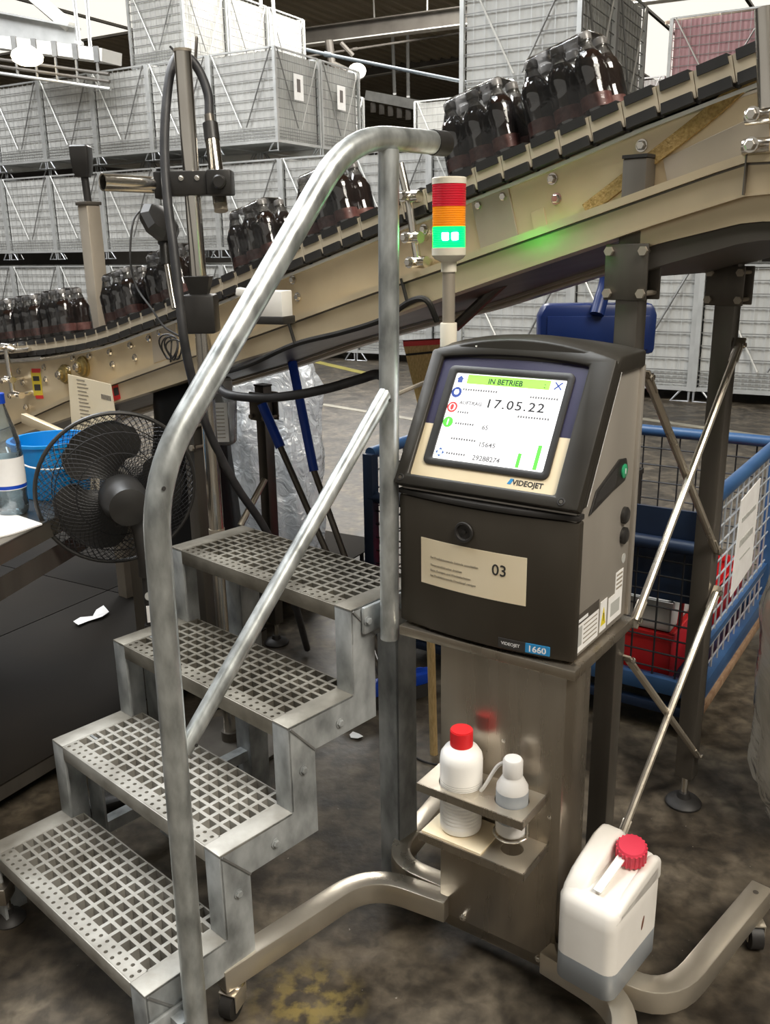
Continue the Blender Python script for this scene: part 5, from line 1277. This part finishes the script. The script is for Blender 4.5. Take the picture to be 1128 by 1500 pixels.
# guide post behind the bottles
P = at_d(140, 400, 3.3)
gp = thing('guide_post', 'beige square post with a black knob behind the bottles on the left', 'post', (P.x, P.y, 0))
ax = V((P.x, P.y, 0))
zt = at_d(140, 302, 3.3).z
mb = MB(); mb.box(ax + V((0, 0, zt / 2)), (0.056, 0.056, zt), rotz(.9)); build('post', mb, 'conv_grey', gp, bevel=.003)
mb = MB(); mb.box(ax + V((0, 0, zt + .006)), (0.066, 0.066, .012), rotz(.9)); build('post_cap', mb, 'leg_grey', gp, bevel=.002)
mb = MB(); mb.tube([ax + V((0, 0, zt)), ax + V((-.004, 0, zt + .10))], 0.0135, 12); build('stem', mb, 'black_plastic', gp)
mb = MB(); loft(mb, [[(ax.x - .008 + x, ax.y + y, zt + z) for x, y in rrect(-q, q, -q, q, .008, 3)] for z, q in ((.095, .022), (.11, .029), (.165, .033), (.195, .033), (.2, .028))]); build('knob', mb, 'black_plastic', gp)

# ------------------------------------------------------------------ pedestal fan
FC_ = at_d(172, 716, 2.36)
FR = 0.203
fan = thing('pedestal_fan', 'black pedestal fan with mesh cage, seen from behind, beside the handrail', 'fan', (at_d(212, 800, 2.3).x, at_d(212, 800, 2.3).y, 0))
fax = V((-0.42, 0.90, 0.06)).normalized()       # blows away from the viewer, to the left
FT = track(FC_, FC_ + fax)                      # local z = blow direction
def ftub(nm, pts, r, mat, par, seg=8, close=False):
    mb = MB(FT); mb.tube(pts, r, seg, close=close); return build(nm, mb, mat, par)
def circ(r, z, n=48): return [(r * math.cos(2 * math.pi * k / n), r * math.sin(2 * math.pi * k / n), z) for k in range(n)]
cage = ftub('cage_rim', circ(FR, 0.0, 56), 0.0055, 'black_plastic', fan, 8, True)
for nm, sg in (('rear_cage', -1), ('front_cage', 1)):
    mb = MB(FT); dep = 0.062
    def dome(r): return sg * dep * (1 - (r / FR) ** 3)
    n = 66
    for q in (-1, 1):                          # two families of spiral wires give the diamond mesh
        for k in range(n):
            pts = []
            for j in range(9):
                r = 0.045 + (FR - 0.045) * j / 8; a = 2 * math.pi * k / n + q * (r / FR) * 1.15; pts.append((r * math.cos(a), r * math.sin(a), dome(r)))
            mb.tube(pts, 0.00085, 3, cap=False)
    g = build(nm, mb, 'wire_black', fan, smooth=0, kind='stuff')
    for r in (0.05, 0.11, 0.16): ftub('cage_ring', circ(r, dome(r), 40), 0.0014, 'wire_black', g, 5, True)
for k in range(3):
    # broad blade, twisted
    vs = []; fs = []; nu, nv = 10, 8; a0 = 2 * math.pi * k / 3 + 1.3
    for i in range(nu + 1):
        u_ = i / nu; r = 0.035 + 0.142 * u_
        half = 0.32 + 0.68 * math.sin(math.pi * min(1, .12 + u_ * .80)) ** .8 if u_ < .98 else .35
        for j in range(nv + 1):
            v_ = j / nv * 2 - 1; a = a0 + v_ * half * (0.95 if r > .08 else .8); vs.append((r * math.cos(a), r * math.sin(a), 0.02 + 0.02 * v_ * (1 - .4 * u_)))
    for i in range(nu):
        for j in range(nv): fs.append((i * (nv + 1) + j, i * (nv + 1) + j + 1, (i + 1) * (nv + 1) + j + 1, (i + 1) * (nv + 1) + j))
    off = len(vs); vs += [(x, y, z - .003) for x, y, z in vs]; fs += [tuple(off + q for q in reversed(f)) for f in fs]
    rim = [i * (nv + 1) for i in range(nu + 1)] + [nu * (nv + 1) + j for j in range(1, nv + 1)] + [i * (nv + 1) + nv for i in range(nu - 1, -1, -1)] + [j for j in range(nv - 1, 0, -1)]
    fs += [(rim[i], rim[(i + 1) % len(rim)], off + rim[(i + 1) % len(rim)], off + rim[i]) for i in range(len(rim))]
    mb = MB(FT); mb.add(vs, fs); build('blade', mb, 'black_plastic', fan, smooth=60)
mb = MB(FT); mb.lathe([(0.038, 0.05), (0.042, 0.0), (0.042, -0.01)], 24); build('hub', mb, 'black_plastic', fan)
mb = MB(FT); mb.lathe([(0.048, -0.035), (0.058, -0.06), (0.058, -0.13), (0.048, -0.165), (0.02, -0.175)], 26); mo = build('motor_housing', mb, 'black_plastic', fan, smooth=40)
for k in range(5):
    mb = MB(FT); mb.box((0, -.058, -.075 - k * .012), (.06, .004, .004)); build('vent_slot', mb, 'ink', mo, smooth=0)
pb = V((fan.location.x, fan.location.y, 0)); jn = FC_ - fax * 0.10
mb = MB(); mb.tube(spline([jn, jn + V((0.03, 0, -.06)), V((pb.x, pb.y, jn.z - .14)), V((pb.x, pb.y, jn.z - .2))], 5), 0.022, 12); build('tilt_neck', mb, 'black_plastic', fan)
mb = MB(); mb.tube([V((pb.x, pb.y, .02)), V((pb.x, pb.y, jn.z - .18))], 0.0155, 14); build('pole', mb, 'black_plastic', fan)
mb = MB(); mb.tube([V((pb.x, pb.y, .34)), V((pb.x, pb.y, .50))], 0.020, 14); cb = build('control_sleeve', mb, 'black_plastic', fan)
P = V((pb.x, pb.y, 0)); tv = (CAM - P); tv.z = 0; tv.normalize(); sd = tv.cross(V((0, 0, 1)))
for (z, r) in ((0.585, .012),):
    q = P + V((0, 0, z)) + tv * .02; mb = MB(); mb.lathe([(r, 0), (r, .002)], 18, track(q, q + tv)); build('type_badge', mb, 'grey_plastic', cb)
q = P + V((0, 0, .535)) + tv * .0195; mb = MB(); mb.box(q, (.022, .003, .045), rotz(math.atan2(sd.y, sd.x))); build('type_label', mb, 'paper_white', cb, smooth=0)
for k in range(2):
    a = .5 + k * math.pi / 2; d = V((math.cos(a), math.sin(a), 0)); mb = MB(); mb.beam(P + d * .22 + V((0, 0, .014)), P - d * .22 + V((0, 0, .014)), .045, .024); build('cross_foot', mb, 'black_plastic', fan, bevel=.006)

# ------------------------------------------------------------------ steel table with things on it
TZ = 0.78
ea, eb = at_z(-2, 801, TZ), at_z(70, 764, TZ); ed = (eb - ea); ed.z = 0; ed.normalize(); en = V((-ed.y, ed.x, 0))   # en points left
tb0 = ea - ed * 0.55
TT = frame(V((tb0.x, tb0.y, 0)), ed, en, V((0, 0, 1)))
table = thing('steel_table', 'stained steel work table at the left edge', 'table', (tb0.x, tb0.y, 0))
LT = 1.35
mb = MB(TT); mb.span(0, LT, 0, 0.9, TZ - 0.004, TZ); build('table_top', mb, 'table_steel', table, bevel=.001)
mb = MB(TT); mb.span(0, LT, 0, 0.004, TZ - 0.045, TZ); build('top_edge', mb, 'table_steel', table, smooth=0)
mb = MB(TT); mb.span(0, LT, 0.02, 0.024, TZ - 0.14, TZ - 0.085); build('side_rail', mb, 'leg_grey', table, smooth=0)
for (x, y) in ((0.04, .06), (LT - .04, .06), (0.04, .84), (LT - .04, .84)):
    mb = MB(TT); mb.span(x - .02, x + .02, y - .02, y + .02, 0.12, TZ - .004); build('leg', mb, 'leg_grey', table, smooth=0)
P = at_z(20, 752, TZ); P.z = TZ
wb = thing('water_bottle', 'clear plastic water bottle with blue cap and pale label on the table', 'bottle', P)
Tm = Matrix.Translation(P)
mb = MB(); mb.lathe([(0.028, 0.0), (0.036, 0.002), (0.040, 0.012), (0.0415, 0.03), (0.040, 0.05), (0.0415, 0.07), (0.0415, 0.16), (0.040, 0.19), (0.032, 0.225), (0.021, 0.262), (0.0145, 0.288), (0.0135, 0.30)], 26, Tm); build('body', mb, 'water_bottle', wb, smooth=50)
mb = MB(); mb.lathe([(0.0422, 0.072), (0.0422, 0.155)], 26, Tm, cap=False); lb_ = build('label', mb, 'paper_white', wb)
mb = MB(); mb.lathe([(0.0425, 0.074), (0.0425, 0.083)], 26, Tm, cap=False); build('label_stripe', mb, 'broom_blue', lb_)
mb = MB(); mb.lathe([(0.0165, 0.292), (0.0165, 0.316), (0.015, 0.318)], 22, Tm); build('cap', mb, 'broom_blue', wb)
mb = MB(); mb.lathe([(0.034, 0.004), (0.038, 0.014), (0.0385, 0.068), (0.0375, 0.070)], 22, Tm); build('water', mb, 'water_bottle', wb)
P = at_z(85, 722, TZ); P.z = TZ
bk = thing('blue_bucket', 'bright blue plastic bucket behind the water bottle', 'bucket', P); Tm = Matrix.Translation(P)
mb = MB(); mb.lathe([(0.085, 0), (0.088, .002), (0.112, 0.150), (0.119, 0.152), (0.119, 0.160), (0.108, 0.160), (0.084, .006)], 30, Tm, cap=False); mb.lathe([(.085, .0), (.085, .004)], 30, Tm); build('pail', mb, 'bucket_blue', bk, smooth=40)
mb = MB(); pts = [P + V((.119 * math.cos(a), .119 * math.sin(a), .145 - .05 * abs(math.sin(a - .4)))) for a in [3.5 + k * .25 for k in range(13)]]; mb.tube(pts, .0025, 8); build('bail_handle', mb, 'paper_white', bk)
mb = MB(TT)
pa_ = [at_z(x, y, TZ + .001) for x, y in ((-30, 748), (10, 751), (62, 769), (20, 783), (-30, 795))]
mb = MB(); n = len(pa_); mb.add([p for p in pa_] + [p + V((0, 0, .004)) for p in pa_], [tuple(range(n)), tuple(range(2 * n - 1, n - 1, -1))] + [(i, (i + 1) % n, n + (i + 1) % n, n + i) for i in range(n)])
o = build('paper_sheet', mb, 'paper_white', smooth=0); tag(o, 'white sheets of paper lying on the table edge', 'paper')
mb = MB(); mb.beam(at_d(35, 612, 2.9), at_d(98, 640, 2.75), .02, .03); o = build('wood_lath', mb, 'conv_steel', bevel=.002); tag(o, 'brown lath above the blue bucket under the conveyor', 'lath')
# paper form stuck to the rail
def sheet3(pts, w, mat, nm, par=None, th=.002):
    ps = [cpx(x, y, w) for x, y in pts]; n = len(ps); mb = MB()
    mb.add(ps + [p + CN * th for p in ps], [tuple(range(n)), tuple(range(2 * n - 1, n - 1, -1))] + [(i, (i + 1) % n, n + (i + 1) % n, n + i) for i in range(n)]); return build(nm, mb, mat, par, smooth=0)
fm = thing('paper_form', 'cream paper form with fine print and barcode hanging from the conveyor rail', 'paper', cpx(140, 600, .07))
sheet3([(100, 548), (163, 563), (169, 602), (169, 650), (178, 700), (112, 700), (107, 640)], .07, 'paper_cream', 'sheet', fm)
for i in range(13):
    y = 555 + i * 5.5; x0 = 112 + i * .6; sheet3([(x0, y), (x0 + 12 + (i * 7) % 5, y + 2.2), (x0 + 12 + (i * 7) % 5, y + 3.6), (x0, y + 1.4)], .0725, 'ink_grey', 'fine_print', fm, .0004)
for i in range(7):
    x0 = 148 + i * 2.1; sheet3([(x0, 577 + i * .5), (x0 + 1.2, 577.3 + i * .5), (x0 + 2, 584.5 + i * .5), (x0 + .8, 584.2 + i * .5)], .0725, 'barcode', 'barcode_bar', fm, .0004)

# ------------------------------------------------------------------ dark platform, off-frame machine foot, scraps
PZ = 0.10
p0, p1 = at_z(0, 1150, PZ), at_z(73, 1107, PZ); bd_ = (p1 - p0); bd_.z = 0; bd_.normalize(); ad_ = V((-bd_.y, bd_.x, 0))
PT = frame(V((p0.x, p0.y, 0)) - bd_ * .35, bd_, ad_, V((0, 0, 1)))
plat = thing('steel_platform', 'low dark steel platform on the floor left of the stairs', 'platform', PT.translation)
for i in range(2):
    mb = MB(PT); mb.span(-0.0, 1.5, 0.0 + i * 0.82, 0.815 + i * .82, PZ - 0.006, PZ); build('deck_plate', mb, 'plat_steel', plat, bevel=.001)
mb = MB(PT); mb.span(1.505, 2.6, 0.13, 0.815, PZ - 0.006, PZ); build('deck_plate', mb, 'plat_steel', plat, bevel=.001)
mb = MB(PT); mb.span(1.505, 2.6, 0.82, 1.635, PZ - 0.006, PZ); build('deck_plate', mb, 'plat_steel', plat, bevel=.001)
mb = MB(PT); mb.span(0, 1.5, 0, 0.005, PZ - .045, PZ - .001); build('edge_angle', mb, 'leg_grey', plat, smooth=0)
mb = MB(PT); mb.span(0, 0.005, 0, 1.63, PZ - .045, PZ - .001); build('edge_angle', mb, 'leg_grey', plat, smooth=0)
for (x, y) in ((.06, .06), (1.44, .06), (.06, 1.5), (1.44, 1.5), (.75, .06), (2.5, .2), (2.5, 1.5)):
    mb = MB(PT); mb.lathe([(.03, 0), (.03, .01), (.01, .02), (.01, PZ - .006)], 14, Matrix.Translation((x, y, 0))); build('foot', mb, 'rubber', plat)
ft = at_z(15, 1347, 0)
t = thing('machine_foot', 'levelling foot under a grey bar at the left picture edge', 'machine foot', ft)
mb = MB(); mb.lathe([(.034, 0), (.035, .004), (.028, .014), (.012, .02), (.011, .034)], 24, Matrix.Translation(ft)); build('foot_pad', mb, 'rubber', t)
mb = MB(); mb.lathe([(.007, .02), (.007, .075)], 12, Matrix.Translation(ft)); build('stem', mb, 'chrome', t)
mb = MB(); mb.box(ft + V((-.23, -.02, .093)), (.50, .05, .04)); build('bar', mb, 'stainless', t, bevel=.002)
# litter
def scrap(name, px, z, lb, sz, seed):
    random.seed(seed); P = [at_z(x, y, z + .003) for x, y in px]; n = len(P); mb = MB()
    P = [p + V((0, 0, random.random() * sz)) for p in P]
    mb.add(P + [p + V((0, 0, .0015)) for p in P], [tuple(range(n)), tuple(range(2 * n - 1, n - 1, -1))] + [(i, (i + 1) % n, n + (i + 1) % n, n + i) for i in range(n)])
    o = build(name, mb, 'paper_white', smooth=0); tag(o, lb, 'paper scrap')
scrap('paper_scrap', [(108, 914), (118, 908), (136, 903), (141, 894), (152, 890), (160, 899), (150, 906), (130, 911), (115, 918)], PZ, 'torn white paper strip on the dark platform', .01, 2)
scrap('paper_scrap', [(512, 1077), (517, 1073), (526, 1076), (532, 1080), (524, 1083), (514, 1081)], 0, 'small white paper scrap on the floor between stairs and printer', .004, 3)

# ------------------------------------------------------------------ things under the conveyor
def blob(name, center, size, mat, label, cat, seed, amp=.12, nu=26, nv=20, sq=.55, parent=None, freq=3.0):
    random.seed(seed); ph = [random.random() * 6.28 for _ in range(12)]
    vs = []; fs = []
    for j in range(nv + 1):
        th = math.pi * j / nv
        for i in range(nu):
            a = 2 * math.pi * i / nu
            sgn = lambda x: math.copysign(abs(x) ** sq, x)
            x, y, z = sgn(math.cos(a)) * sgn(math.sin(th)), sgn(math.sin(a)) * sgn(math.sin(th)), sgn(math.cos(th))
            nz = mnoise.ridged_multi_fractal(V((x * freq * .55, y * freq * .55, z * freq * .9)) + V((seed, 0, 0)), 1.0, 2.2, 5, 1.0, 2.0) - 1.0
            d = 1 + amp * nz * 0.35 + amp * (math.sin(freq * x * 2 + ph[0] + 3 * z) + .7 * math.sin(freq * 2.3 * y + ph[1] + freq * z) + .6 * math.sin(freq * 3.1 * z + ph[2] + 2 * x) + .45 * math.sin(freq * 4.7 * (x + y) + ph[3] + 5 * z)) * .5
            vs.append((center[0] + x * size[0] * d, center[1] + y * size[1] * d, center[2] + z * size[2] * (1 + (d - 1) * .4)))
    for j in range(nv):
        for i in range(nu): fs.append((j * nu + i, j * nu + (i + 1) % nu, (j + 1) * nu + (i + 1) % nu, (j + 1) * nu + i))
    mb = MB(); mb.add(vs, fs); o = build(name, mb, mat, parent, smooth=50)
    if label: tag(o, label, cat)
    return o
c = at_d(400, 690, 3.72); blob('plastic_bag', (c.x, c.y, 0.57), (0.205, 0.14, 0.55), 'bag_film', 'crumpled translucent plastic sheeting hanging behind the brooms', 'plastic bag', 5, .16, 110, 110, .7, None, 4.0)
c = at_d(448, 570, 3.8); blob('plastic_bottle', (c.x, c.y, c.z), (0.045, 0.04, 0.05), 'bag_film', 'clear plastic end poking out of the sheeting', 'plastic bag', 8, .1, 20, 14)
c = at_d(285, 690, 3.1); blob('black_sack', (c.x, c.y, 0.52), (0.13, 0.12, 0.52), 'black_bag', 'black refuse sack hanging in the shade behind the fan', 'sack', 11, .10, 30, 24, .55)
for (pts, d, lb) in (([(428, 530), (460, 690), (506, 818)], 2.95, 'right hand broom with long blue grip'), ([(384, 592), (411, 655), (480, 812)], 2.95, 'left hand broom with short blue grip')):
    A, B_, C_ = [at_d(x, y, d) for x, y in pts]
    e = A + (C_ - A) * 1.05; e = C_ + (C_ - B_).normalized() * ((C_.z - 0.05) / max(.05, (B_ - C_).normalized().z))
    t = thing('broom', lb + ' leaning under the conveyor', 'broom', (e.x, e.y, 0))
    mb = MB(); mb.tube([A, B_], 0.0155 if 'right' in lb else .0165, 14); build('grip', mb, 'broom_blue', t)
    mb = MB(); mb.tube([B_ - (C_ - B_).normalized() * .02, e], 0.0105, 12); build('handle', mb, 'leg_grey', t)
    mb = MB(); mb.box(e + V((0, 0, .015)), (.30, .05, .04), rotz(.5)); hd_ = build('head', mb, 'broom_blue', t, bevel=.008)
    mb = MB(); mb.box(e + V((0, 0, -.025)), (.29, .055, .045), rotz(.5)); build('bristles', mb, 'ink', hd_, smooth=0)
P = at_d(326, 615, 2.72)
t = thing('reservoir', 'clear reservoir canister with a white scale label under the rail', 'canister', P)
mb = MB(); loft(mb, [[(P.x + x, P.y + y, P.z + z) for x, y in rrect(-q, q, -q * .8, q * .8, .018, 4)] for z, q in ((-.075, .028), (-.066, .038), (.06, .044), (.072, .03), (.09, .026))]); build('body', mb, 'canister', t, smooth=50)
tv = (CAM - P); tv.z = 0; tv.normalize()
mb = MB(); mb.box(P + tv * .043 - rv * .012, (.056, .004, .118), rotz(math.atan2(rv.y, rv.x))); sl = build('scale_label', mb, 'paper_white', t, smooth=0)
for i in range(9): mb = MB(); mb.box(P + tv * .0455 - rv * .012 + V((0, 0, -.045 + i * .011)), (.036, .002, .0022), rotz(math.atan2(rv.y, rv.x))); build('scale_line', mb, 'ink_grey', sl, smooth=0)
mb = MB(); mb.lathe([(.034, .085), (.036, .09), (.036, .12), (.03, .128)], 18, Matrix.Translation(P)); build('lid', mb, 'grey_plastic', t)
mb = MB(); mb.lathe([(.045, -.006), (.045, .002)], 18, Matrix.Translation(P + V((-.03, 0, .128)))); build('clamp', mb, 'conv_grey', t)
# blue shovel hanging from the conveyor
t = thing('plastic_shovel', 'dark blue plastic shovel hanging upside down behind the front conveyor leg', 'shovel', at_d(860, 470, 2.75))
c = at_d(868, 475, 2.75)
mb = MB(); q = rotz(-.12)
pl_ = [(-.168, .032), (-.172, -.03), (-.165, -.07), (.165, -.07), (.172, -.03), (.168, .036), (-.155, .068), (.155, .068)]
out = [(-.17, -.085), (.172, -.085), (.174, .03), (.160, .066), (-.155, .066), (-.172, .03)]
mb.prism(out, .07, Matrix.Translation(c) @ frame(V((0, 0, 0)), V((1, -.1, 0)), V((0, 0, 1)), V((0, -1, 0)))); bl = build('blade', mb, 'blue_plastic', t, bevel=.016)
mb = MB(); mb.box(c + V((0, -.073, -.02)), (.30, .004, .10), rotz(-.1)); build('blade_panel', mb, 'blue_plastic', bl, bevel=.002)
mb = MB(); mb.tube(spline([c + V((-.008, -.085, .035)), c + V((.005, -.07, .075)), c + V((.022, -.055, .13)), c + V((.022, -.05, .20)), c + V((.022, -.05, .36))], 5), .021, 14); build('handle', mb, 'blue_plastic', t)
# straw broom behind the printer
t = thing('straw_broom', 'upturned straw broom head behind the left edge of the printer', 'broom', at_d(618, 600, 2.3))
ps = [at_d(x, y, 2.25) for x, y in ((591, 506), (646, 503), (628, 600), (616, 610))]
dn = V((0, .03, 0)); mb = MB(); mb.add(ps + [p + dn for p in ps], [(0, 1, 2, 3), (7, 6, 5, 4), (0, 4, 5, 1), (1, 5, 6, 2), (2, 6, 7, 3), (3, 7, 4, 0)]); build('straw', mb, 'straw', t, smooth=0)
mb = MB(); mb.beam(ps[0] + V((0, .012, .004)), ps[1] + V((0, .012, .004)), .036, .012); build('binding', mb, 'tape_red', t, smooth=0)
a, b = ps[0].lerp(ps[3], .13), ps[1].lerp(ps[2], .12); mb = MB(); mb.tube([a - V((0, .004, 0)), b - V((0, .004, 0))], .0028, 6); build('binding', mb, 'rubber', t)
e = (ps[2] + ps[3]) / 2; mb = MB(); mb.tube([e + V((0, .015, .02)), V((e.x + .03, e.y + .12, 0.0))], .012, 10); build('handle', mb, 'straw', t)

# ------------------------------------------------------------------ blue mesh cart
KA = V((-0.83, 0.557, 0)).normalized(); KB = V((0.557, 0.83, 0)).normalized()
KO = V((0.915, 2.40, 0)); KL, KD, KZ0, KZ1 = 1.16, 0.86, 0.16, 0.755
KT = frame(KO, KB, KA, V((0, 0, 1)))         # x: back along the right side, y: to the left along the front
cart = thing('mesh_cart', 'large blue steel mesh cart holding black and red crates, behind the printer', 'cart', KO)
for (x, y) in ((0, 0), (KD, 0), (0, KL), (KD, KL)):
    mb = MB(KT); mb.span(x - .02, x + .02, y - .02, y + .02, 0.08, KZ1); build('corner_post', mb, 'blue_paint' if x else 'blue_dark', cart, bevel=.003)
    mb = MB(KT); wc = V((x + (.05 if x == 0 else -.05), y + (.05 if y == 0 else -.05), .045)); mb.lathe([(.03, -.014), (.045, -.012), (.045, .012), (.03, .014)], 20, track(wc, wc + V((0, 1, 0)))); w_ = build('wheel', mb, 'rubber', cart)
    mb = MB(KT); mb.span(wc.x - .02, wc.x + .02, wc.y - .022, wc.y + .022, .085, .10); build('castor_plate', mb, 'leg_grey', w_, smooth=0)
for nm, (x0, y0, x1, y1) in {'r': (0, 0, KD, 0), 'b': (KD, 0, KD, KL), 'l': (0, KL, KD, KL), 'f': (0, 0, 0, KL)}.items():
    zt_ = KZ1 if nm != 'f' else 0.60
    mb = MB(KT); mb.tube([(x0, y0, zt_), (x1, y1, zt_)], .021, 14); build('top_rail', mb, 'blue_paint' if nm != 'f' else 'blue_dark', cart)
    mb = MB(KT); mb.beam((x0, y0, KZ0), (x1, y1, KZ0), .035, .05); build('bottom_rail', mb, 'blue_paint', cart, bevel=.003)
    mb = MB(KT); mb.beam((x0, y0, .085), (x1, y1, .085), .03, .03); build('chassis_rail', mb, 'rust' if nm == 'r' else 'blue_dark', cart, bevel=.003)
    if nm == 'r':
        mb = MB(KT); mb.beam((x0, y0, .125), (x1, y1, .125), .008, .09); build('kick_plate', mb, 'blue_paint', cart, smooth=0)
        mb = MB(KT); mb.beam((x0, y0, .30), (x1, y1, .30), .022, .022); build('mid_rail', mb, 'blue_paint', cart, smooth=0)
    mb = MB(KT); L_ = math.hypot(x1 - x0, y1 - y0); nh = 11 if nm == 'r' else 9; nvv = int(L_ / .068)
    for i in range(1, nh): z = KZ0 + (zt_ - KZ0) * i / nh; mb.tube([(x0, y0, z), (x1, y1, z)], .003, 5, cap=False)
    for i in range(1, nvv):
        x, y = x0 + (x1 - x0) * i / nvv, y0 + (y1 - y0) * i / nvv; mb.tube([(x, y, KZ0), (x, y, zt_)], .003, 5, cap=False)
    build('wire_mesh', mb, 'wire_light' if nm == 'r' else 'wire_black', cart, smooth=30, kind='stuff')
mb = MB(KT); mb.span(0, KD, 0, KL, KZ0 - .03, KZ0 - .02); build('floor_plate', mb, 'blue_dark', cart, smooth=0)
sg = thing('cart_sign', 'white paper sign in a plastic pocket on the cart side', 'sign', KT @ V((.34, -.03, .6)))
mb = MB(KT); mb.prism([(.20, .40), (.47, .42), (.47, .715), (.22, .70)], .003, Matrix(((1, 0, 0, 0), (0, 0, -1, -.024), (0, 1, 0, 0), (0, 0, 0, 1)))); build('sheet', mb, 'paper_white', sg, smooth=0)
for (x0, x1, z, h) in ((.25, .44, .63, .014), (.25, .43, .555, .022), (.27, .41, .50, .006)):
    mb = MB(KT)
    n_ = 8
    for i in range(n_): mb.span(x0 + (x1 - x0) * i / n_, x0 + (x1 - x0) * (i + .7) / n_, -.0285, -.027, z - h / 2, z + h / 2)
    build('fine_print', mb, 'grey_plastic', sg, smooth=0, kind='stuff')
def tub(x0, x1, y0, y1, z0, z1, mat, lb, nm='plastic_crate'):
    t = thing(nm, lb, 'crate', KT @ V(((x0 + x1) / 2, (y0 + y1) / 2, z0)))
    th = .006
    for (a0, a1, b0, b1) in ((x0, x0 + th, y0, y1), (x1 - th, x1, y0, y1), (x0, x1, y0, y0 + th), (x0, x1, y1 - th, y1)):
        mb = MB(KT); mb.span(a0, a1, b0, b1, z0, z1); build('side', mb, mat, t, smooth=0)
    mb = MB(KT); mb.span(x0, x1, y0, y1, z0, z0 + th); build('bottom', mb, mat, t, smooth=0)
    mb = MB(KT)
    for (a0, a1, b0, b1) in ((x0 - .006, x0 + .012, y0 - .006, y1 + .006), (x1 - .012, x1 + .006, y0 - .006, y1 + .006), (x0, x1, y0 - .006, y0 + .012), (x0, x1, y1 - .012, y1 + .006)): mb.span(a0, a1, b0, b1, z1 - .02, z1)
    build('rim', mb, mat, t, smooth=0); return t
tub(.05, .40, .10, .42, KZ0 - .015, .30, 'red_plastic', 'red plastic crate low in the cart behind the front conveyor leg')
tub(.46, .80, .06, .40, KZ0 - .015, .33, 'red_plastic', 'red plastic crate at the right side of the cart')
tub(.05, .42, .50, 1.05, KZ0 - .015, .32, 'red_plastic', 'red plastic crate in the cart hidden mostly behind the printer')
tub(.06, .39, .11, .41, .305, .40, 'grey_plastic', 'grey plastic crate stacked on the red crate in the cart')
tub(.46, .80, .46, 1.05, KZ0 - .015, .62, 'black_plastic', 'tall black plastic crate at the back of the cart')
mb = MB(KT); mb.span(.025, .035, .03, .52, .42, .70); o = build('dark_board', mb, 'blue_dark', smooth=0); tag(o, 'dark blue board standing inside the front of the cart', 'board')
a, b, c2 = KT @ V((.06, -.0 + .06, .70)), KT @ V((.05, .075, .44)), KT @ V((.045, .08, .33))
t = thing('scraper_stick', 'thin grey stick with red lower end in the cart', 'stick', c2)
mb = MB(); mb.tube([a, b], .006, 8); build('shaft', mb, 'grey_plastic', t); mb = MB(); mb.tube([b, c2], .0075, 8); build('red_end', mb, 'red_plastic', t)
# ------------------------------------------------------------------ clear film sack at the right edge
c = at_z(1165, 1235, 0); blob('film_sack', (c.x + .045, c.y + .05, .40), (0.140, 0.13, 0.40), 'bag_clear', 'clear plastic film sack standing at the right picture edge', 'sack', 21, .09, 60, 50, .6, None, 4.0)
# thin cable lying behind the stairs
mb = MB(); mb.tube(spline([at_z(553, 1015, .004), at_z(575, 1060, .004), at_z(590, 1090, .004), at_z(620, 1115, .004), at_z(680, 1125, .004)], 6), .003, 8); o = build('floor_cable', mb, 'rubber'); tag(o, 'thin black cable on the floor behind the stairs', 'cable')
